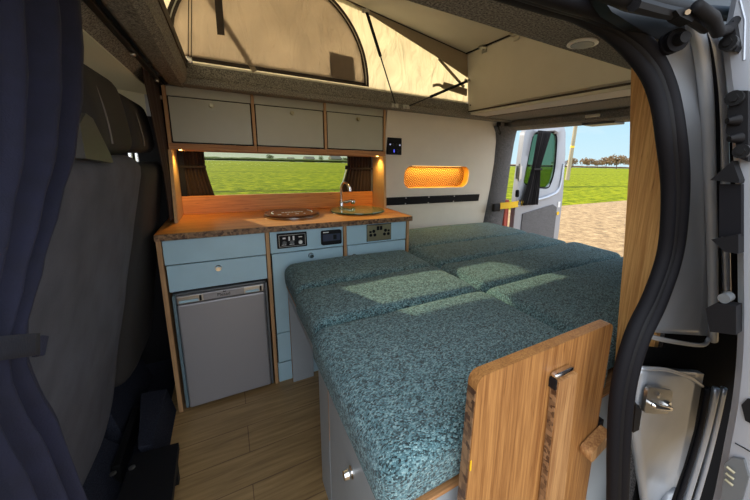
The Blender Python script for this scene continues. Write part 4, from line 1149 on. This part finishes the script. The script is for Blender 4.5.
obj('outer_bulb', tube(side(path, .0115), .0135, 14), M['rubber'], t, smooth='all')
obj('carrier', tube(side(path, .0), .0125, 10), M['black'], t, smooth='all')

# silver pillar: recessed jamb face, ridges and lower sill
def loft(cols, th, nrm): return sheet(cols, th, nrm=nrm)
t = thing('door_pillar', 'silver painted body pillar to the right of the door seal', 'pillar', (.95, .31, 0))
A_ = [(648, 34), (656, 52), (669, 80), (680, 120), (685, 190), (680, 255), (662, 300), (645, 332)]
B_ = [(688, 14), (693, 34), (700, 78), (704, 120), (706, 190), (708, 255), (709, 300), (708, 336)]
def jrow(a, b, n=7):
    out = []
    for k in range(n):
        u = k/(n-1); px = a[0]+(b[0]-a[0])*u; py = a[1]+(b[1]-a[1])*u
        out.append(at(px, py, 'y', .319-.012*u+.078*min(1, max(0, 120-py)/110)*(1-.75*u)))
    return out
rows = [jrow(a, b) for a, b in zip(A_, B_)]
rows2 = []
for r0, r1 in zip(rows, rows[1:]):
    for k in range(5): rows2.append([p.lerp(q, k/5) for p, q in zip(r0, r1)])
rows2.append(rows[-1])
obj('jamb_face', sheet(rows2, .02, nrm=(.25, .97, 0)), M['silver_jamb'], t, smooth='all')
def strip(pxs, y, r, mat, name, ws=1.0):
    pts = smoothpath([at(a, b, 'y', y+.02*max(0, (60-b)/60)) for a, b in pxs], 6)
    return obj(name, tube(pts, r, 10), mat, t, smooth='all')
strip([(692, 20), (701, 50), (707, 110), (710, 190), (712, 260), (713, 340)], .300, .012, M['silver_jamb'], 'edge_ridge')
strip([(699, 22), (711, 60), (716, 120), (717, 190), (718, 250), (719, 290)], .296, .006, M['rubber'], 'channel_gasket')
strip([(705, 20), (716, 60), (721, 110), (724, 190), (725, 260), (727, 320)], .292, .011, M['silver'], 'outer_ridge')
# raised pressing on the jamb
# lower jamb
A2 = [(641, 370), (637, 395), (634, 430), (640, 465), (648, 520)]; B2 = [(704, 374), (700, 395), (694, 430), (684, 465), (664, 520)]
def jr2(a, b, n=9):
    out = []
    for k in range(n):
        u = k/(n-1); px = a[0]+(b[0]-a[0])*u; py = a[1]+(b[1]-a[1])*u
        dip = .03*math.sin(PI*u)*max(0, (py-410)/90)
        out.append(at(px, py, 'y', .312+dip))
    return out
rows = [jr2(a, b) for a, b in zip(A2, B2)]; rows2 = []
for r0, r1 in zip(rows, rows[1:]):
    for k in range(5): rows2.append([p.lerp(q, k/5) for p, q in zip(r0, r1)])
rows2.append(rows[-1])
obj('lower_face', sheet(rows2, .02, nrm=(.25, .97, 0)), M['silver_jamb'], t, smooth='all')
strip([(640, 368), (668, 370), (690, 378), (702, 386)], .306, .005, M['silver_lt'], 'lower_lip')
strip([(640, 334), (670, 341), (702, 345), (709, 338)], .306, .006, M['silver_lt'], 'sill_edge')
rows = [[at(a, b, 'y', .345) for a, b in ((640, 345), (675, 350), (712, 345))], [at(a, b, 'y', .345) for a, b in ((642, 372), (675, 376), (712, 384))]]
obj('track_recess', sheet(rows, .0005, nrm=(.2, .97, 0)), M['matte'], t)
strip([(716, 388), (708, 425), (697, 465), (680, 520)], .296, .011, M['silver'], 'lower_ridge')
strip([(708, 388), (701, 425), (690, 465), (672, 520)], .302, .008, M['rubber'], 'lower_gasket')
strip([(724, 388), (716, 425), (706, 465), (690, 520)], .292, .009, M['silver'], 'lower_ridge')
# dark backing so the gap between pillar and door is closed by the body
bm = sheet([[(1.02+.9*k, .346, z) for k in (0, 1)] for z in (-.53, 1.55)], .005, nrm=(0, 1, 0)); obj('body_inner', bm, M['matte'], t); obj('rear_closer', bx(1.98, 2.03, .285, .345, -.53, 1.5), M['matte'], t)
rows = [[at(a, b, 'y', .338) for a, b in ((590, -20), (640, -20), (700, -20), (760, -20))], [at(a, b, 'y', .332) for a, b in ((612, 12), (655, 20), (700, 25), (745, 30))], [at(a, b, 'y', .335) for a, b in ((640, 30), (668, 45), (705, 50), (745, 60))]]
obj('rail_recess', sheet(rows, .02, nrm=(.1, .99, 0)), M['blackmetal'], t, smooth=True)

# striker latch on the lower jamb
c = at(655, 399, 'y', .305); ux = (at(665, 400, 'y', .305)-c).normalized(); uz = Vector((0, 0, 1))
t = thing('door_striker', 'chrome latch striker on the silver pillar', 'latch', c)
def loc(u, z, y=0): return c+ux*u+uz*z+Vector((0, y, 0))
bm = bmesh.new()
def plate(bm, hu, hz, y0, y1, r):
    pts = oblong(-hu, hu, -hz, hz, r, 5)
    A = [bm.verts.new(loc(u, z, y0)) for u, z in pts]; B = [bm.verts.new(loc(u, z, y1)) for u, z in pts]
    bm.faces.new(A); bm.faces.new(B[::-1])
    for k in range(len(pts)): bm.faces.new((A[k], A[(k+1) % len(pts)], B[(k+1) % len(pts)], B[k]))
    return bm
obj('back_plate', plate(bmesh.new(), .085, .036, -.010, -.002, .016), M['nickel'], t, bevel=.002)
obj('striker_loop', tube(smoothpath([loc(-.060, -.006, -.008), loc(-.055, -.006, -.022), loc(.0, -.008, -.026), loc(.045, -.010, -.022), loc(.052, -.010, -.008)], 5), .0065, 10), M['chrome'], t, smooth=True)
obj('bolt', cyl(loc(-.020, .018, -.014), loc(-.020, .018, -.008), .008, 6), M['chrome'], t); obj('bolt', cyl(loc(.055, -.010, -.016), loc(.055, -.010, -.008), .013, 16), M['chrome'], t, smooth=True)
t = thing('jamb_buffer', 'small black rubber block beside the seal, below the striker', 'buffer', at(636, 425, 'y', .30))
p = [at(a, b, 'y', .300) for a, b in ((633, 433), (639, 430), (642, 411), (636, 406))]
bm = bmesh.new(); A = [bm.verts.new(q) for q in p]; B = [bm.verts.new(q+Vector((.02, .02, 0))) for q in p]
bm.faces.new(A); bm.faces.new(B[::-1]); [bm.faces.new((A[k], A[(k+1) % 4], B[(k+1) % 4], B[k])) for k in range(4)]
obj('block', bm, M['black'], t, bevel=.002)
# round rubber stop near the top
c0 = at(668, 44, 'y', .322); c1 = at(685, 37, 'y', .288)
t = thing('rubber_stop', 'black ribbed rubber stop at the top of the silver pillar', 'bump stop', c0)
d = (c1-c0)
bm = cyl(c0, c0+d*.25, .019, 20)
obj('base', bm, M['rubber'], t, smooth=True); obj('collar', cyl(c0+d*.25, c0+d*.5, .0155, 20), M['rubber'], t, smooth=True); obj('flange', cyl(c0+d*.5, c0+d*.62, .0185, 20), M['rubber'], t, smooth=True); obj('tip', cyl(c0+d*.62, c0+d*1.05, .0105, 18, r2=.009), M['black'], t, smooth=True)
# upper roller arm and rail of the sliding door
t = thing('door_rail', 'black upper sliding rail with roller arm above the pillar', 'rail', at(680, 10, 'y', .30))
obj('rail', tube([at(a, b, 'y', .30) for a, b in ((585, -22), (630, -2), (668, 8), (705, 14), (735, 14))], [.016, .017, .016, .014, .012], 16), M['black'], t, smooth='all')
obj('rail_lip', tube([at(a, b, 'y', .285) for a, b in ((634, 4), (660, 11), (690, 17), (706, 28))], .010, 8), M['black'], t, smooth=True)
bm = bmesh.new(); p = [at(a, b, 'y', .27) for a, b in ((676, 10), (697, 5), (701, 12), (692, 22), (680, 16))]
A = [bm.verts.new(q) for q in p]; B = [bm.verts.new(q+Vector((.01, .02, 0))) for q in p]
bm.faces.new(A); bm.faces.new(B[::-1]); [bm.faces.new((A[k], A[(k+1) % 5], B[(k+1) % 5], B[k])) for k in range(5)]
obj('roller_bracket', bm, M['black'], t, bevel=.002)
obj('arm', tube([at(a, b, 'y', .262) for a, b in ((697, 6), (712, 18), (718, 32), (728, 30), (736, 20))], [.009, .011, .010, .008, .007], 16), M['black'], t, smooth='all')
obj('bolt', cyl(at(688, 12, 'y', .264), at(688, 12, 'y', .272), .004, 6), M['nickel'], t)

# open sliding door at the far right: leading edge with its fittings
t = thing('sliding_door', 'silver edge of the opened sliding door at the right', 'door', (1.4, .2, 0))
XD = .80
eL = [(737, -14), (731, 14), (726, 40), (728, 66), (732, 100), (737, 160), (740, 205), (741, 270), (741, 340), (736, 400), (727, 450), (716, 505), (700, 570)]
rows = []
for px, py in smoothpath([(a, b, 0) for a, b in eL], 4) and [(v.x, v.y) for v in smoothpath([(a, b, 0) for a, b in eL], 4)]:
    p = at(px, py, 'x', XD)
    rows.append([Vector((XD+1.3, p.y+.012, p.z)), Vector((XD+.05, p.y+.012, p.z)), Vector((XD+.012, p.y+.008, p.z)), Vector((XD, p.y-.004, p.z)), Vector((XD, p.y-.05, p.z)), Vector((XD+.012, p.y-.085, p.z)), Vector((XD+.05, p.y-.095, p.z)), Vector((XD+1.3, p.y-.095, p.z))])
bm = bmesh.new(); V = [[bm.verts.new(p) for p in r] for r in rows]
for a, b in zip(V, V[1:]):
    for k in range(8): bm.faces.new((a[k], a[(k+1) % 8], b[(k+1) % 8], b[k]))
bm.faces.new(V[0]); bm.faces.new(V[-1][::-1])
obj('door_shell', bm, M['silver_door'], t, smooth=True)
def dblock(pts, name, d0=-.020, d1=.004, mat='black', bev=.002):
    bm = bmesh.new(); P = [at(a, b, 'x', XD) for a, b in pts]
    A = [bm.verts.new(p+Vector((d0, 0, 0))) for p in P]; B = [bm.verts.new(p+Vector((d1, 0, 0))) for p in P]
    n = len(P); bm.faces.new(A); bm.faces.new(B[::-1])
    for k in range(n): bm.faces.new((A[k], A[(k+1) % n], B[(k+1) % n], B[k]))
    return obj(name, bm, M[mat], t, bevel=bev)
def dbolt(px, py, r, parent, x0=-.030, x1=-.019):
    p = at(px, py, 'x', XD); bm = cyl(p+Vector((x0, 0, 0)), p+Vector((x1, 0, 0)), r, 14); cyl(p+Vector((x0-.004, 0, 0)), p+Vector((x0, 0, 0)), r*.55, 6, bm)
    obj('bolt', bm, M['blackmetal'], parent)
b1 = dblock([(717, 36), (724, 30), (738, 23), (742, 48), (739, 53), (729, 50), (727, 37)], 'upper_bracket'); dbolt(734, 46, .013, b1)
b2 = dblock([(733, 97), (740, 92), (752, 92), (752, 162), (742, 158), (739, 140), (730, 134)], 'guide_block'); dbolt(740, 100, .013, b2); dbolt(747, 152, .012, b2)
for a, b in ((729, 121), (731, 139)):
    p = at(a+9, b-1, 'x', XD-.02); q = at(a-2, b, 'x', XD-.035)
    obj('guide_pin', cyl(p, q, .010, 12, r2=.005), M['black'], b2, smooth=True)
dblock([(716, 180), (738, 161), (745, 180), (744, 183)], 'upper_fin', -.028, .0)
dblock([(722, 184), (744, 184), (744, 236), (722, 236)], 'rubber_pad', -.014, .0, 'rubber')
dblock([(717, 238), (744, 233), (744, 252), (730, 250)], 'lower_fin', -.028, .0)
dblock([(712, 305), (722, 300), (742, 303), (742, 331), (716, 328)], 'check_block', -.03, .0)
p = at(725, 298, 'x', XD-.02); obj('screw_cap', cyl(p+Vector((-.006, 0, 0)), p+Vector((.02, 0, 0)), .009, 18), M['fridge_dk'], t, smooth=True)
dblock([(742, 404), (748, 398), (754, 400), (754, 424), (746, 420)], 'finger_hole', -.004, .0)
b3 = dblock([(726, 462), (733, 456), (745, 458), (750, 475), (742, 505), (722, 505)], 'contact_plate', -.008, .0, 'fridge_dk')
for k in range(3):
    p = at(733-k*.8, 470+k*6.2, 'x', XD-.010); obj('contact_pin', cyl(p+Vector((-.006, -.004, 0)), p+Vector((-.006, .008, .003)), .0025, 8), M['brass'], b3)
obj('seam_line', tube([at(735, 443, 'x', XD-.001), at(744, 448, 'x', XD-.001), at(756, 455, 'x', XD-.001)], .0012, 6), M['black'], t)
obj('edge_line', tube([at(a, b, 'x', XD-.001) for a, b in ((744, 60), (745, 20), (740, 0))], .002, 6), M['silver'], t)

# ================================================================== LIGHT
sd = D.lights.new('sun', 'SUN'); sd.energy = 8.0; sd.angle = math.radians(.6); sd.color = (1, .90, .74)
so = D.objects.new('sun', sd); COL.objects.link(so); so.location = (-9, 20, 10)
tv = Vector((.45, -1, -.385)).normalized()
so.rotation_euler = tv.to_track_quat('-Z', 'Y').to_euler()

W = D.worlds.new('sky'); SC.world = W; W.use_nodes = True; nt = W.node_tree
bg = nt.nodes['Background']
tc = N(nt, 'ShaderNodeTexCoord'); sx = N(nt, 'ShaderNodeSeparateXYZ'); L(nt, tc.outputs['Generated'], sx.inputs[0])
rp = ramp(nt, [(.0, (.60, .82, .90)), (.12, (.48, .75, .90)), (.4, (.22, .50, .85)), (1, (.12, .34, .75))]); L(nt, sx.outputs['Z'], rp.inputs['Fac'])
mp = N(nt, 'ShaderNodeMapping'); mp.inputs['Scale'].default_value = (2.2, 2.2, 9); L(nt, tc.outputs['Generated'], mp.inputs['Vector'])
nz = N(nt, 'ShaderNodeTexNoise', Scale=1.6, Detail=6, Roughness=.6); L(nt, mp.outputs[0], nz.inputs['Vector'])
cr = ramp(nt, [(.48, (0, 0, 0)), (.75, (.65, .65, .65))]); L(nt, nz.outputs['Fac'], cr.inputs['Fac'])
mx = N(nt, 'ShaderNodeMixRGB'); L(nt, cr.outputs['Color'], mx.inputs[0]); L(nt, rp.outputs['Color'], mx.inputs[1]); mx.inputs[2].default_value = (.86, .92, .94, 1)
# paler haze on the sun's side of the sky
dp = N(nt, 'ShaderNodeVectorMath', operation='DOT_PRODUCT'); L(nt, tc.outputs['Generated'], dp.inputs[0]); dp.inputs[1].default_value = tuple(-tv)
hz = ramp(nt, [(.45, (0, 0, 0)), (.95, (.9, .9, .9))]); L(nt, dp.outputs['Value'], hz.inputs['Fac'])
m2 = N(nt, 'ShaderNodeMixRGB'); L(nt, hz.outputs['Color'], m2.inputs[0]); L(nt, mx.outputs[0], m2.inputs[1]); m2.inputs[2].default_value = (.95, .95, .90, 1)
# added bright patch of unseen sky on the door side, filling the van with light
db = N(nt, 'ShaderNodeVectorMath', operation='DOT_PRODUCT'); L(nt, tc.outputs['Generated'], db.inputs[0]); db.inputs[1].default_value = (-.25, -.90, .35)
cb = ramp(nt, [(.0, (0, 0, 0)), (.55, (1, 1, 1))]); L(nt, db.outputs['Value'], cb.inputs['Fac'])
m3 = N(nt, 'ShaderNodeMixRGB'); L(nt, cb.outputs['Color'], m3.inputs[0]); L(nt, m2.outputs[0], m3.inputs[1]); m3.inputs[2].default_value = (2.3, 2.45, 2.6, 1)
L(nt, m3.outputs[0], bg.inputs['Color']); bg.inputs['Strength'].default_value = 1.0

vs = SC.view_settings
vs.view_transform = 'Standard'; vs.look = 'None'; vs.exposure = 0.15; vs.gamma = 1.0; vs.use_curve_mapping = False
SC.cycles.max_bounces = 12; SC.cycles.transparent_max_bounces = 12
SC.cycles.use_denoising = True
SC.cycles.sample_clamp_indirect = 6
